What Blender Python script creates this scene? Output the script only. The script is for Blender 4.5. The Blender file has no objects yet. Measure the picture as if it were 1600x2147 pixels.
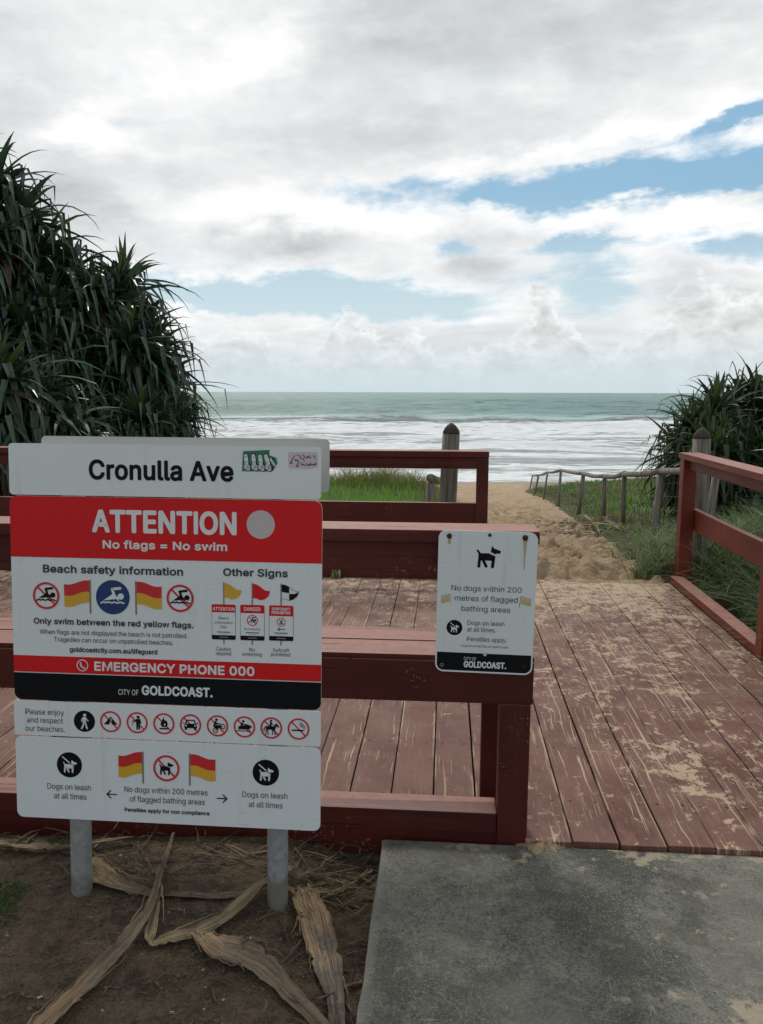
import bpy, bmesh, math, random
import numpy as np
from mathutils import Vector, Matrix

C = bpy.context.scene.collection
R = math.radians

# ------------------------------------------------------------------ camera
F_PX = 1700.0
PITCH = math.atan(251.5 / F_PX)
cam_d = bpy.data.cameras.new('camera')
cam_d.sensor_fit = 'VERTICAL'
cam_d.sensor_height = 36.0
cam_d.lens = F_PX / 2147.0 * 36.0
cam_d.clip_start = 0.05
cam_d.clip_end = 30000
cam = bpy.data.objects.new('camera', cam_d)
C.objects.link(cam)
cam.matrix_world = Matrix.Translation((0, 0, 1.5)) @ (
    Matrix.Rotation(R(90) - PITCH, 4, 'X') @ Matrix.Rotation(R(0.17), 4, 'Z'))
bpy.context.scene.camera = cam
vs = bpy.context.scene.view_settings
vs.view_transform = 'Standard'
vs.look = 'None'
vs.exposure = 0.0
vs.gamma = 1.0
vs.use_curve_mapping = False

# ------------------------------------------------------------------ node helper
class G:
    """small expression builder on a node tree"""
    def __init__(s, nt):
        s.nt = nt
    def node(s, t, **kw):
        n = s.nt.nodes.new(t)
        for k, v in kw.items():
            setattr(n, k, v)
        return n
    def put(s, sock, v):
        if hasattr(v, 'links'):
            s.nt.links.new(v, sock)
        elif v is not None:
            sock.default_value = v
    def m(s, op, a, b=None, c=None, clamp=False):
        n = s.node('ShaderNodeMath', operation=op, use_clamp=clamp)
        s.put(n.inputs[0], a)
        if b is not None: s.put(n.inputs[1], b)
        if c is not None: s.put(n.inputs[2], c)
        return n.outputs[0]
    def add(s, a, b): return s.m('ADD', a, b)
    def sub(s, a, b): return s.m('SUBTRACT', a, b)
    def mul(s, a, b): return s.m('MULTIPLY', a, b)
    def mad(s, a, b, c): return s.m('MULTIPLY_ADD', a, b, c)
    def smooth(s, x, lo, hi, to0=0.0, to1=1.0):
        n = s.node('ShaderNodeMapRange', interpolation_type='SMOOTHSTEP')
        s.put(n.inputs[0], x); s.put(n.inputs[1], lo); s.put(n.inputs[2], hi)
        s.put(n.inputs[3], to0); s.put(n.inputs[4], to1)
        return n.outputs[0]
    def lin(s, x, lo, hi, to0=0.0, to1=1.0):
        n = s.node('ShaderNodeMapRange')
        s.put(n.inputs[0], x); s.put(n.inputs[1], lo); s.put(n.inputs[2], hi)
        s.put(n.inputs[3], to0); s.put(n.inputs[4], to1)
        return n.outputs[0]
    def sep(s, v):
        n = s.node('ShaderNodeSeparateXYZ'); s.put(n.inputs[0], v)
        return n.outputs[0], n.outputs[1], n.outputs[2]
    def xyz(s, x, y, z):
        n = s.node('ShaderNodeCombineXYZ')
        s.put(n.inputs[0], x); s.put(n.inputs[1], y); s.put(n.inputs[2], z)
        return n.outputs[0]
    def vmul(s, v, t):
        n = s.node('ShaderNodeVectorMath', operation='MULTIPLY')
        s.put(n.inputs[0], v); s.put(n.inputs[1], t)
        return n.outputs[0]
    def vadd(s, v, t):
        n = s.node('ShaderNodeVectorMath', operation='ADD')
        s.put(n.inputs[0], v); s.put(n.inputs[1], t)
        return n.outputs[0]
    def vscale(s, v, k):
        n = s.node('ShaderNodeVectorMath', operation='SCALE')
        s.put(n.inputs[0], v); s.put(n.inputs['Scale'], k)
        return n.outputs[0]
    def noise(s, v, scale=1.0, detail=4.0, rough=0.5, dist=0.0, col=False):
        n = s.node('ShaderNodeTexNoise')
        s.put(n.inputs['Vector'], v); n.inputs['Scale'].default_value = scale
        n.inputs['Detail'].default_value = detail; n.inputs['Roughness'].default_value = rough
        n.inputs['Distortion'].default_value = dist
        return n.outputs['Color' if col else 'Fac']
    def voro(s, v, scale=1.0, feature='F1', out='Distance', rnd=1.0):
        n = s.node('ShaderNodeTexVoronoi', feature=feature)
        s.put(n.inputs['Vector'], v); n.inputs['Scale'].default_value = scale
        n.inputs['Randomness'].default_value = rnd
        return n.outputs[out]
    def white(s, v):
        n = s.node('ShaderNodeTexWhiteNoise', noise_dimensions='3D'); s.put(n.inputs['Vector'], v)
        return n.outputs['Value']
    def mix(s, f, a, b):
        n = s.node('ShaderNodeMix', data_type='RGBA', clamp_factor=True)
        s.put(n.inputs[0], f)
        s.put(n.inputs[6], a if hasattr(a, 'links') else (*a, 1.0) if len(a) == 3 else a)
        s.put(n.inputs[7], b if hasattr(b, 'links') else (*b, 1.0) if len(b) == 3 else b)
        return n.outputs[2]
    def ramp(s, x, stops, interp='LINEAR'):
        n = s.node('ShaderNodeValToRGB'); cr = n.color_ramp; cr.interpolation = interp
        while len(cr.elements) < len(stops): cr.elements.new(0.5)
        for e, (p, c) in zip(cr.elements, stops):
            e.position = p; e.color = (*c, 1.0)
        s.put(n.inputs[0], x)
        return n.outputs[0]
    def obj(s):
        return s.node('ShaderNodeTexCoord').outputs['Object']
    def bump(s, h, strength=0.5, dist=0.01, nrm=None):
        n = s.node('ShaderNodeBump'); n.inputs['Strength'].default_value = strength
        n.inputs['Distance'].default_value = dist; s.put(n.inputs['Height'], h)
        if nrm is not None: s.put(n.inputs['Normal'], nrm)
        return n.outputs[0]

def mat(name, build):
    m = bpy.data.materials.new(name); m.use_nodes = True
    nt = m.node_tree; nt.nodes.clear(); g = G(nt)
    out = g.node('ShaderNodeOutputMaterial'); b = g.node('ShaderNodeBsdfPrincipled')
    nt.links.new(b.outputs[0], out.inputs[0])
    r = build(g)
    col, rough = r.get('col'), r.get('rough', 0.6)
    g.put(b.inputs['Base Color'], col if hasattr(col, 'links') else (*col, 1.0))
    g.put(b.inputs['Roughness'], rough)
    if 'bump' in r: g.put(b.inputs['Normal'], r['bump'])
    if 'metal' in r: g.put(b.inputs['Metallic'], r['metal'])
    if 'spec' in r: g.put(b.inputs['Specular IOR Level'], r['spec'])
    if 'trans' in r:
        # thin leaves: part of the light passes through
        t = g.node('ShaderNodeBsdfTranslucent'); g.put(t.inputs[0], r['trans'][1])
        mx = g.node('ShaderNodeMixShader'); mx.inputs[0].default_value = r['trans'][0]
        nt.links.new(b.outputs[0], mx.inputs[1]); nt.links.new(t.outputs[0], mx.inputs[2])
        nt.links.new(mx.outputs[0], out.inputs[0])
    return m

# ------------------------------------------------------------------ world: sky with broken cloud
SUN_AZ, SUN_EL = R(-12), R(48)           # azimuth from +Y towards +X
world = bpy.data.worlds.new('World'); bpy.context.scene.world = world
world.use_nodes = True
nt = world.node_tree; nt.nodes.clear(); g = G(nt)
wout = g.node('ShaderNodeOutputWorld'); bg = g.node('ShaderNodeBackground')
nt.links.new(bg.outputs[0], wout.inputs[0])
STR = 0.10
bg.inputs['Strength'].default_value = STR
sky = g.node('ShaderNodeTexSky', sky_type='NISHITA')
sky.sun_disc = False; sky.sun_elevation = SUN_EL; sky.sun_rotation = SUN_AZ
sky.air_density = 1.0; sky.dust_density = 1.2; sky.ozone_density = 1.5
dvec = g.node('ShaderNodeTexCoord').outputs['Generated']
dx, dy, dz = g.sep(dvec)
az = g.m('ARCTAN2', dx, dy); el = g.m('ARCSINE', dz)
# slow warp so that no cloud edge is a clean curve
wv = g.xyz(g.mul(az, 9.0), g.mul(el, 16.0), 3.1)
w1 = g.sub(g.noise(wv, 1.0, 5, 0.58), 0.5)
w2 = g.sub(g.noise(g.vadd(wv, (17.3, 4.1, 9.0)), 1.0, 6, 0.62), 0.5)
azw = g.mad(w1, 0.16, az)
elw = g.mad(w2, 0.085, el)
def gau(a0, e0, sa, se, w, shear=0.0, A=None, E_=None):
    A = azw if A is None else A; E_ = elw if E_ is None else E_
    da = g.sub(A, a0)
    de = g.sub(E_, g.mad(da, shear, e0)) if shear else g.sub(E_, e0)
    q = g.add(g.m('POWER', g.m('ABSOLUTE', g.mul(da, 1 / sa)), 2.0), g.m('POWER', g.m('ABSOLUTE', g.mul(de, 1 / se)), 2.0))
    return g.mul(g.m('EXPONENT', g.mul(q, -1.0)), w)
def total(base, items):
    t = base
    for it in items: t = g.add(t, gau(*it))
    return t
den = g.m('MAXIMUM', g.add(dz, 0.13), 0.02)
pl = g.xyz(g.m('DIVIDE', dx, den), g.m('DIVIDE', dy, den), 0.0)     # cloud deck seen in perspective
nA = g.noise(pl, 2.1, 9, 0.56, 0.25)
nB = g.noise(g.vadd(pl, (7.7, 3.3, 1.0)), 1.35, 8, 0.52, 0.35)
nC = g.noise(g.xyz(g.mul(az, 14), g.mul(el, 26), 5.0), 1.0, 10, 0.60, 0.2)
nD = g.noise(g.xyz(g.mul(az, 38), g.mul(el, 55), 1.0), 1.0, 8, 0.60, 0.3)
HOLES = [(0.35, 0.236, 0.19, 0.025, -1.05, 0.02), (0.13, 0.224, 0.10, 0.018, -0.62), (0.41, 0.285, 0.07, 0.014, -0.80, 0.15),
         (0.085, 0.160, 0.055, 0.014, -0.55), (-0.20, 0.114, 0.15, 0.023, -0.90), (0.00, 0.106, 0.13, 0.024, -0.80),
         (0.245, 0.125, 0.055, 0.038, -0.58), (0.42, 0.160, 0.10, 0.015, -0.60), (0.23, 0.165, 0.06, 0.010, -0.45), (-0.02, 0.232, 0.05, 0.010, -0.25)]
back = g.smooth(dy, 0.35, -0.4)
cov = total(g.mad(back, -0.16, 0.88), HOLES)
nS = g.noise(g.xyz(g.mul(az, 7.0), g.mad(az, -4.0, g.mul(el, 40.0)), 11.0), 1.0, 8, 0.58, 0.5)     # wind drawn streaks
cov = g.mad(g.sub(nA, 0.5), 0.60, cov)
cov = g.mad(g.sub(nC, 0.5), 0.55, cov)
cov = g.mad(g.sub(nS, 0.5), 0.85, cov)
alpha = g.smooth(cov, 0.26, 0.80)
LIGHT = [(0.20, 0.385, 0.26, 0.060, -0.20), (0.12, 0.30, 0.20, 0.05, -0.10), (-0.335, 0.215, 0.045, 0.045, -0.20), (-0.13, 0.173, 0.085, 0.016, -0.24),
         (0.115, 0.142, 0.06, 0.020, -0.26), (0.37, 0.115, 0.09, 0.026, -0.16), (-0.143, 0.362, 0.07, 0.026, 0.26),
         (-0.345, 0.277, 0.05, 0.018, 0.28), (-0.06, 0.207, 0.14, 0.020, 0.24), (0.30, 0.192, 0.22, 0.014, 0.22, -0.03),
         (0.17, 0.270, 0.18, 0.012, 0.18, 0.14), (-0.33, 0.36, 0.10, 0.05, 0.06)]
lum = total(g.mad(back, -0.40, 0.84), LIGHT)
lum = g.mad(g.sub(nB, 0.5), 0.72, lum)
lum = g.mad(g.sub(nC, 0.5), 0.46, lum)
lum = g.mad(g.sub(nS, 0.5), 0.32, lum)
# thin edges of the deck are lit through and whiter
lum = g.mad(g.smooth(cov, 0.95, 0.45), 0.16, lum)
zen = g.smooth(dz, 0.45, 0.95)
lum = g.mad(zen, -0.02, lum)
lum = g.m('MAXIMUM', lum, 0.25)
cloudc = g.vscale(g.ramp(g.lin(lum, 0.3, 1.0), [(0.0, (0.93, 0.98, 1.04)), (0.55, (0.965, 1.0, 1.02)), (1.0, (1.0, 1.0, 1.0))]), lum)
blue = g.vscale(sky.outputs[0], STR * 0.82)
blue = g.mix(0.7, blue, (0.27, 0.53, 0.73))
blue = g.mix(g.smooth(el, 0.235, 0.085), blue, (0.60, 0.745, 0.81))
skyc = g.mix(alpha, blue, cloudc)
# cumulus bank standing on the horizon
def g1(a0, sa, w):
    q = g.m('POWER', g.m('ABSOLUTE', g.mul(g.sub(azw, a0), 1 / sa)), 2.0)
    return g.mul(g.m('EXPONENT', g.mul(q, -1.0)), w)
top = 0.038
for t in ((-0.235, 0.06, 0.040), (-0.155, 0.05, 0.030), (-0.045, 0.016, 0.040), (-0.022, 0.018, 0.066), (0.035, 0.028, 0.036), (0.155, 0.030, 0.042),
          (0.19, 0.022, 0.080), (0.225, 0.018, 0.045), (0.34, 0.05, 0.060), (0.42, 0.07, 0.070), (0.56, 0.09, 0.06), (-0.45, 0.10, 0.05)):
    top = g.add(top, g1(*t))
top = g.mad(g.sub(nD, 0.5), 0.095, top)
top = g.mad(g.sub(nC, 0.5), 0.06, top)
depth = g.sub(top, el)
ca = g.mul(g.smooth(depth, 0.0, 0.016), 0.90)
nE = g.noise(g.vadd(g.xyz(g.mul(az, 30), g.mul(el, 44), 2.0), (0.0, 0.35, 0.0)), 1.0, 9, 0.60, 0.3)
cl = g.mad(g.sub(nE, 0.5), 0.95, 0.77)
cl = g.mad(g.smooth(depth, 0.035, 0.0), 0.20, cl)
cumc = g.vscale(g.node('ShaderNodeRGB').outputs[0], 1.0)
cumc = g.vscale(g.xyz(0.985, 1.0, 1.005), cl)
skyc = g.mix(ca, skyc, cumc)
skyc = g.mix(g.smooth(el, 0.085, 0.0, 0.0, 0.92), skyc, (0.63, 0.735, 0.775))
skyc = g.mix(g.smooth(el, 0.0, -0.06), skyc, (0.30, 0.33, 0.31))
nt.links.new(g.vscale(skyc, 1.0 / STR), bg.inputs[0])

sun_d = bpy.data.lights.new('sun', 'SUN'); sun_d.energy = 1.4; sun_d.angle = R(12); sun_d.color = (1.0, 0.95, 0.87)
sun = bpy.data.objects.new('sun', sun_d); C.objects.link(sun)
sd = Vector((math.sin(SUN_AZ) * math.cos(SUN_EL), math.cos(SUN_AZ) * math.cos(SUN_EL), math.sin(SUN_EL)))
sun.rotation_euler = (-sd).to_track_quat('-Z', 'Y').to_euler()

# ------------------------------------------------------------------ mesh helpers
def link(name, mesh, parent=None):
    o = bpy.data.objects.new(name, mesh); C.objects.link(o)
    if parent: o.parent = parent
    return o
def tag(o, label=None, cat=None, group=None, kind=None):
    if label: o['label'] = label
    if cat: o['category'] = cat
    if group: o['group'] = group
    if kind: o['kind'] = kind
    return o
def empty(name, loc=(0, 0, 0), rot=(0, 0, 0)):
    o = bpy.data.objects.new(name, None); C.objects.link(o)
    o.location = loc; o.rotation_euler = rot; o.empty_display_size = 0.2
    return o
def finish(bm, name, mats, parent=None, smooth=False):
    me = bpy.data.meshes.new(name); bm.normal_update(); bm.to_mesh(me); bm.free()
    for m in (mats if isinstance(mats, (list, tuple)) else [mats]): me.materials.append(m)
    if smooth:
        for p in me.polygons: p.use_smooth = True
    return link(name, me, parent)
def pydata(name, V_, F_, mats, parent=None, idx=None, smooth=False):
    me = bpy.data.meshes.new(name); me.from_pydata(V_, [], F_)
    for m in (mats if isinstance(mats, (list, tuple)) else [mats]): me.materials.append(m)
    if idx is not None: me.polygons.foreach_set('material_index', np.array(idx, dtype=np.int32))
    if smooth: me.polygons.foreach_set('use_smooth', np.ones(len(me.polygons), dtype=bool))
    me.update()
    return link(name, me, parent)
def box(bm, x0, x1, y0, y1, z0, z1, bev=0.004, jit=0.0):
    b2 = bmesh.new(); bmesh.ops.create_cube(b2, size=1.0)
    for v in b2.verts:
        v.co = Vector(((x0 + x1) / 2 + v.co.x * (x1 - x0), (y0 + y1) / 2 + v.co.y * (y1 - y0), (z0 + z1) / 2 + v.co.z * (z1 - z0)))
        if jit: v.co += Vector((random.uniform(-jit, jit), random.uniform(-jit, jit), random.uniform(-jit, jit)))
    if bev: bmesh.ops.bevel(b2, geom=b2.edges[:], offset=bev, segments=2, affect='EDGES', profile=0.7)
    me = bpy.data.meshes.new('tmp'); b2.to_mesh(me); b2.free(); bm.from_mesh(me); bpy.data.meshes.remove(me)
def tube(bm, pts, radii, n=10, cap=True, wob=0.0, rnd=random):
    rings = []
    pts = [Vector(p) for p in pts]
    for i, p in enumerate(pts):
        d = (pts[min(i + 1, len(pts) - 1)] - pts[max(i - 1, 0)]).normalized()
        a = d.orthogonal().normalized() if abs(d.z) > 0.9 else d.cross(Vector((0, 0, 1))).normalized()
        b = d.cross(a).normalized()
        rr = radii[i] if isinstance(radii, (list, tuple)) else radii
        rings.append([bm.verts.new(p + (a * math.cos(t) + b * math.sin(t)) * rr * (1 + rnd.uniform(-wob, wob)))
                      for t in [2 * math.pi * k / n for k in range(n)]])
    for r0, r1 in zip(rings, rings[1:]):
        for k in range(n):
            bm.faces.new((r0[k], r0[(k + 1) % n], r1[(k + 1) % n], r1[k]))
    if cap:
        bm.faces.new(rings[0][::-1]); bm.faces.new(rings[-1])

DECK_ROT = -math.atan(135 * math.cos(PITCH) / F_PX)      # the deck is turned 4.5 degrees to the right
CU, SU = math.cos(DECK_ROT), math.sin(DECK_ROT)
def D(u, v, z=0.0):                                       # deck (right, forward) -> world
    return Vector((u * CU - v * SU, u * SU + v * CU, z))
def to_deck(x, y):
    return (x * CU + y * SU, -x * SU + y * CU)

# ------------------------------------------------------------------ materials
def wood_paint(axis, dust=0.0, seed=0.0, base=(0.092, 0.0145, 0.0095), worn=0.30):
    def b(g):
        p = g.obj(); st = {'x': (1.2, 30, 30), 'y': (30, 1.2, 30), 'z': (30, 30, 1.2)}[axis]
        gr = g.noise(g.vadd(g.vmul(p, st), (seed, seed * 2, 0)), 1.0, 5, 0.6, 0.3)
        big = g.noise(g.vadd(p, (seed, 0, 0)), 3.0, 4, 0.55)
        col = g.mix(g.smooth(big, 0.3, 0.75), tuple(c * 0.8 for c in base), tuple(c * 1.25 for c in base))
        col = g.mix(g.mul(g.smooth(gr, 0.52, 0.80), worn * 0.55), col, (0.15, 0.045, 0.036))
        # upward faces: painted sky sheen over bleaching and dust
        up = g.sep(g.node('ShaderNodeNewGeometry').outputs['Normal'])[2]
        dn = g.noise(p, 26.0, 5, 0.65)
        bleach_sheen = g.mul(g.smooth(up, 0.6, 0.95), g.lin(dn, 0.25, 0.8, 0.55, 0.95))
        col = g.mix(bleach_sheen, col, (0.42, 0.205, 0.165))
        ch = g.mul(g.smooth(g.noise(p, 95.0, 3, 0.6), 0.60, 0.66), g.smooth(g.noise(g.vadd(p, (1.7, 0, 0.4)), 4.5, 3, 0.5), 0.60, 0.70))
        col = g.mix(g.mul(ch, 0.8), col, (0.36, 0.25, 0.20))
        kn = g.noise(g.vmul(g.vadd(p, (seed, 0, 0)), tuple(q * .22 for q in st)), 1.0, 3, 0.5, 1.2)
        col = g.mix(g.mul(g.smooth(kn, 0.58, 0.68), 0.55), col, tuple(c * 0.45 for c in base))
        if dust:
            sp = g.noise(g.vmul(p, (1.0, 1.0, 1.0)), 60.0, 3, 0.6)
            col = g.mix(g.mul(g.mul(g.smooth(sp, 0.60, 0.68), g.smooth(big, 0.50, 0.62)), dust), col, (0.34, 0.27, 0.20))
        ck = g.noise(g.vmul(g.vadd(p, (seed + 3, 1, 2)), tuple(q * (2.6 if q > 5 else .9) for q in st)), 1.0, 2, 0.5, 0.3)
        ckm = g.mul(g.smooth(ck, 0.66, 0.70), g.smooth(big, 0.42, 0.56))
        col = g.mix(g.mul(ckm, 0.8), col, (0.016, 0.006, 0.005))
        bp = g.bump(g.sub(g.add(gr, g.mul(dn, 0.2)), g.mul(ckm, 1.5)), 0.45, 0.003)
        return dict(col=col, rough=g.lin(gr, 0.3, 0.8, 0.48, 0.66), bump=bp, spec=0.35)
    return mat('red_paint_' + axis, b)
paint_u = wood_paint('x', 0.12)
paint_v = wood_paint('y', 0.08, 3.0, base=(0.165, 0.030, 0.017), worn=0.4)
paint_z = wood_paint('z', 0.10, 7.0)
paint_pz = wood_paint('z', 0.10, 9.0, base=(0.165, 0.030, 0.017))
paint_kick = wood_paint('x', 0.65, 5.0)

def deck_mat(g):
    p = g.obj(); x, y, z = g.sep(p)
    PW = 0.1535
    idx = g.m('FLOOR', g.m('DIVIDE', g.add(x, 0.0265), PW))
    fr = g.m('FRACT', g.m('DIVIDE', g.add(x, 0.0265), PW))
    rnd = g.white(g.xyz(idx, 3.0, 1.0)); rnd2 = g.white(g.xyz(idx, 8.0, 4.0))
    off = g.xyz(g.mul(idx, 3.7), g.mul(rnd, 20.0), 0.0)
    pp = g.vadd(p, off)
    big = g.noise(pp, 2.2, 5, 0.6)
    col = g.mix(g.smooth(big, 0.38, 0.62), (0.115, 0.042, 0.029), (0.182, 0.082, 0.060))
    col = g.mix(g.lin(rnd, 0, 1, 0.0, 0.5), col, (0.125, 0.050, 0.042))
    mott = g.noise(g.vmul(pp, (30.0, 6.0, 1.0)), 1.0, 5, 0.65)
    col = g.mix(g.mul(g.smooth(mott, 0.50, 0.66), 0.45), col, (0.235, 0.125, 0.10))
    # long cracks and lines along the boards where sand and bare wood show
    wv = g.vadd(pp, g.vscale(g.noise(g.vmul(pp, (6.0, 2.6, 1.0)), 1.0, 3, 0.5, 0.0, True), 0.045))
    ln = g.noise(g.vmul(wv, (100.0, 1.1, 1.0)), 1.0, 2, 0.5, 0.2)
    ln2 = g.noise(g.vmul(g.vadd(wv, (5, 5, 0)), (170.0, 2.4, 1.0)), 1.0, 2, 0.5, 0.2)
    brk = g.noise(g.vmul(pp, (8.0, 2.6, 1.0)), 1.0, 4, 0.6)
    lines = g.m('MAXIMUM', g.smooth(ln, 0.635, 0.665), g.smooth(ln2, 0.645, 0.675))
    lines = g.mul(lines, g.smooth(g.mad(g.smooth(x, 0.3, 0.9), 0.03, g.mad(rnd2, 0.16, brk)), 0.510, 0.59))
    # sand trodden over the boards: more towards the beach and on the walking line
    fwd = g.smooth(y, 3.2, 6.2); fwd2 = g.smooth(y, 4.9, 6.3)
    walk = g.m('EXPONENT', g.mul(g.m('POWER', g.m('ABSOLUTE', g.mul(g.sub(x, 1.12), 1.6)), 2.0), -1.0))
    s1 = g.noise(g.vmul(p, (12.0, 11.0, 1.0)), 1.0, 10, 0.74, 0.6)
    s3 = g.noise(g.vmul(g.vadd(p, (7, 3, 0)), (52.0, 34.0, 1.0)), 1.0, 6, 0.72, 0.4)
    s2 = g.noise(g.vmul(g.vadd(p, (3, 9, 0)), (2.6, 1.6, 1.0)), 1.0, 4, 0.55)
    under = g.smooth(x, 0.35, 0.10)
    amt = g.mad(fwd, 0.060, g.mad(walk, 0.060, g.mad(g.sub(s2, 0.5), 0.40, g.mad(fwd2, 0.075, g.mad(under, -0.030, 0.006)))))
    sand = g.smooth(g.add(g.mad(g.sub(s3, 0.5), 0.45, s1), amt), 0.600, 0.675)
    deep = g.smooth(g.add(g.add(s1, g.mul(fwd2, 0.21)), g.mul(g.sub(s2, 0.5), 0.30)), 0.67, 0.76)
    # sand lies in the board joints
    edge = g.m('MINIMUM', fr, g.sub(1.0, fr))
    ed = g.mul(g.smooth(edge, 0.085, 0.02), g.smooth(g.noise(g.vmul(pp, (2.0, 1.3, 1.0)), 1.0, 4, 0.6), 0.52, 0.60))
    sp = g.smooth(g.noise(p, 85.0, 3, 0.6), 0.66, 0.71)
    film = g.mul(g.smooth(g.noise(p, 5.5, 7, 0.68), 0.42, 0.62), g.mad(fwd, 0.50, 0.14))
    sandc = g.mix(g.noise(p, 140.0, 2, 0.5), (0.42, 0.31, 0.21), (0.66, 0.52, 0.37))
    col = g.mix(film, col, (0.31, 0.21, 0.16))
    m_ = g.m('MAXIMUM', g.m('MAXIMUM', g.mul(sand, 0.80), g.mul(lines, 0.78)), g.m('MAXIMUM', g.mul(ed, 0.80), g.mul(sp, 0.45)))
    m_ = g.m('MAXIMUM', m_, g.mul(deep, 0.95))
    # boards darken towards the joints
    col = g.mix(g.mul(g.smooth(edge, 0.06, 0.0), 0.55), col, (0.035, 0.014, 0.012))
    col = g.mix(m_, col, sandc)
    # rows of countersunk screws over the joists
    jy = g.mul(g.sub(g.m('FRACT', g.m('DIVIDE', g.add(y, 0.14), 0.45)), 0.5), 0.45)
    jx = g.mul(g.sub(g.m('ABSOLUTE', g.sub(fr, 0.5)), 0.29), PW)
    scr = g.smooth(g.m('SQRT', g.add(g.mul(jx, jx), g.mul(jy, jy))), 0.0075, 0.0045)
    col = g.mix(g.mul(scr, g.smooth(rnd, 0.1, 0.4, 0.6, 0.95)), col, (0.016, 0.010, 0.008))
    h = g.sub(g.add(g.mul(m_, 0.6), g.mul(ln, 0.5)), scr)
    return dict(col=col, rough=g.lin(m_, 0, 1, 0.64, 0.95), bump=g.bump(h, 0.5, 0.004), spec=0.28)
M_deck = mat('weathered_red_deck', deck_mat)

def sand_mat(g):
    p = g.obj(); x, y, z = g.sep(p)
    n1 = g.noise(p, 0.9, 6, 0.6); n2 = g.noise(p, 160.0, 2, 0.5); n3 = g.noise(p, 9.0, 5, 0.6)
    col = g.mix(g.smooth(n1, 0.3, 0.7), (0.52, 0.372, 0.228), (0.68, 0.510, 0.335))
    col = g.mix(g.mul(n2, 0.45), col, (0.27, 0.175, 0.09))
    col = g.mix(g.mul(g.smooth(n3, 0.55, 0.72), 0.25), col, (0.22, 0.15, 0.09))
    wet = g.smooth(z, -3.42, -3.60)
    col = g.mix(wet, col, (0.22, 0.17, 0.12))
    pit_shade = g.smooth(g.noise(g.vmul(p, (1.0, 1.5, 1.0)), 9.0, 6, 0.66, 0.6), 0.47, 0.38)  # shade of small footprint hollows, painted into the sand colour
    col = g.mix(g.mul(pit_shade, 0.35), col, (0.24, 0.150, 0.075))
    h = g.add(g.noise(p, 12.0, 6, 0.66, 0.5), g.mul(n2, 0.06))
    return dict(col=col, rough=g.lin(wet, 0, 1, 0.95, 0.25), bump=g.bump(h, 1.0, 0.10))
M_sand = mat('beach_sand', sand_mat)

def ground_mat(g):
    p = g.obj(); x, y, z = g.sep(p)
    n1 = g.noise(p, 2.2, 7, 0.65); n2 = g.noise(p, 24.0, 6, 0.68); n3 = g.noise(p, 120.0, 3, 0.6)
    soil = g.mix(g.smooth(n2, 0.40, 0.60), (0.072, 0.048, 0.027), (0.175, 0.118, 0.068))
    soil = g.mix(g.mul(g.smooth(n1, 0.44, 0.56), 0.55), soil, (0.19, 0.135, 0.085))
    n4 = g.noise(p, 5.0, 8, 0.72)
    soil = g.mix(g.mul(g.smooth(n4, 0.50, 0.60), 0.50), soil, (0.050, 0.054, 0.022))
    soil = g.mix(g.mul(g.smooth(g.noise(g.vadd(p, (4, 4, 0)), 9.0, 8, 0.74), 0.55, 0.62), 0.55), soil, (0.030, 0.022, 0.015))
    soil = g.mix(g.mul(g.smooth(n3, 0.58, 0.64), 0.40), soil, (0.27, 0.215, 0.150))
    soil = g.mix(g.mul(g.smooth(n3, 0.43, 0.36), 0.60), soil, (0.022, 0.016, 0.011))
    far = g.smooth(y, 6.2, 7.0)
    dune = g.mix(g.smooth(n1, 0.35, 0.65), (0.05, 0.075, 0.022), (0.10, 0.12, 0.04))
    dune = g.mix(g.smooth(n2, 0.58, 0.72), dune, (0.20, 0.155, 0.085))
    col = g.mix(far, soil, dune)
    return dict(col=col, rough=0.95, bump=g.bump(g.add(n2, g.mul(n3, 0.6)), 1.0, 0.035))
M_ground = mat('soil_and_dune', ground_mat)

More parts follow.
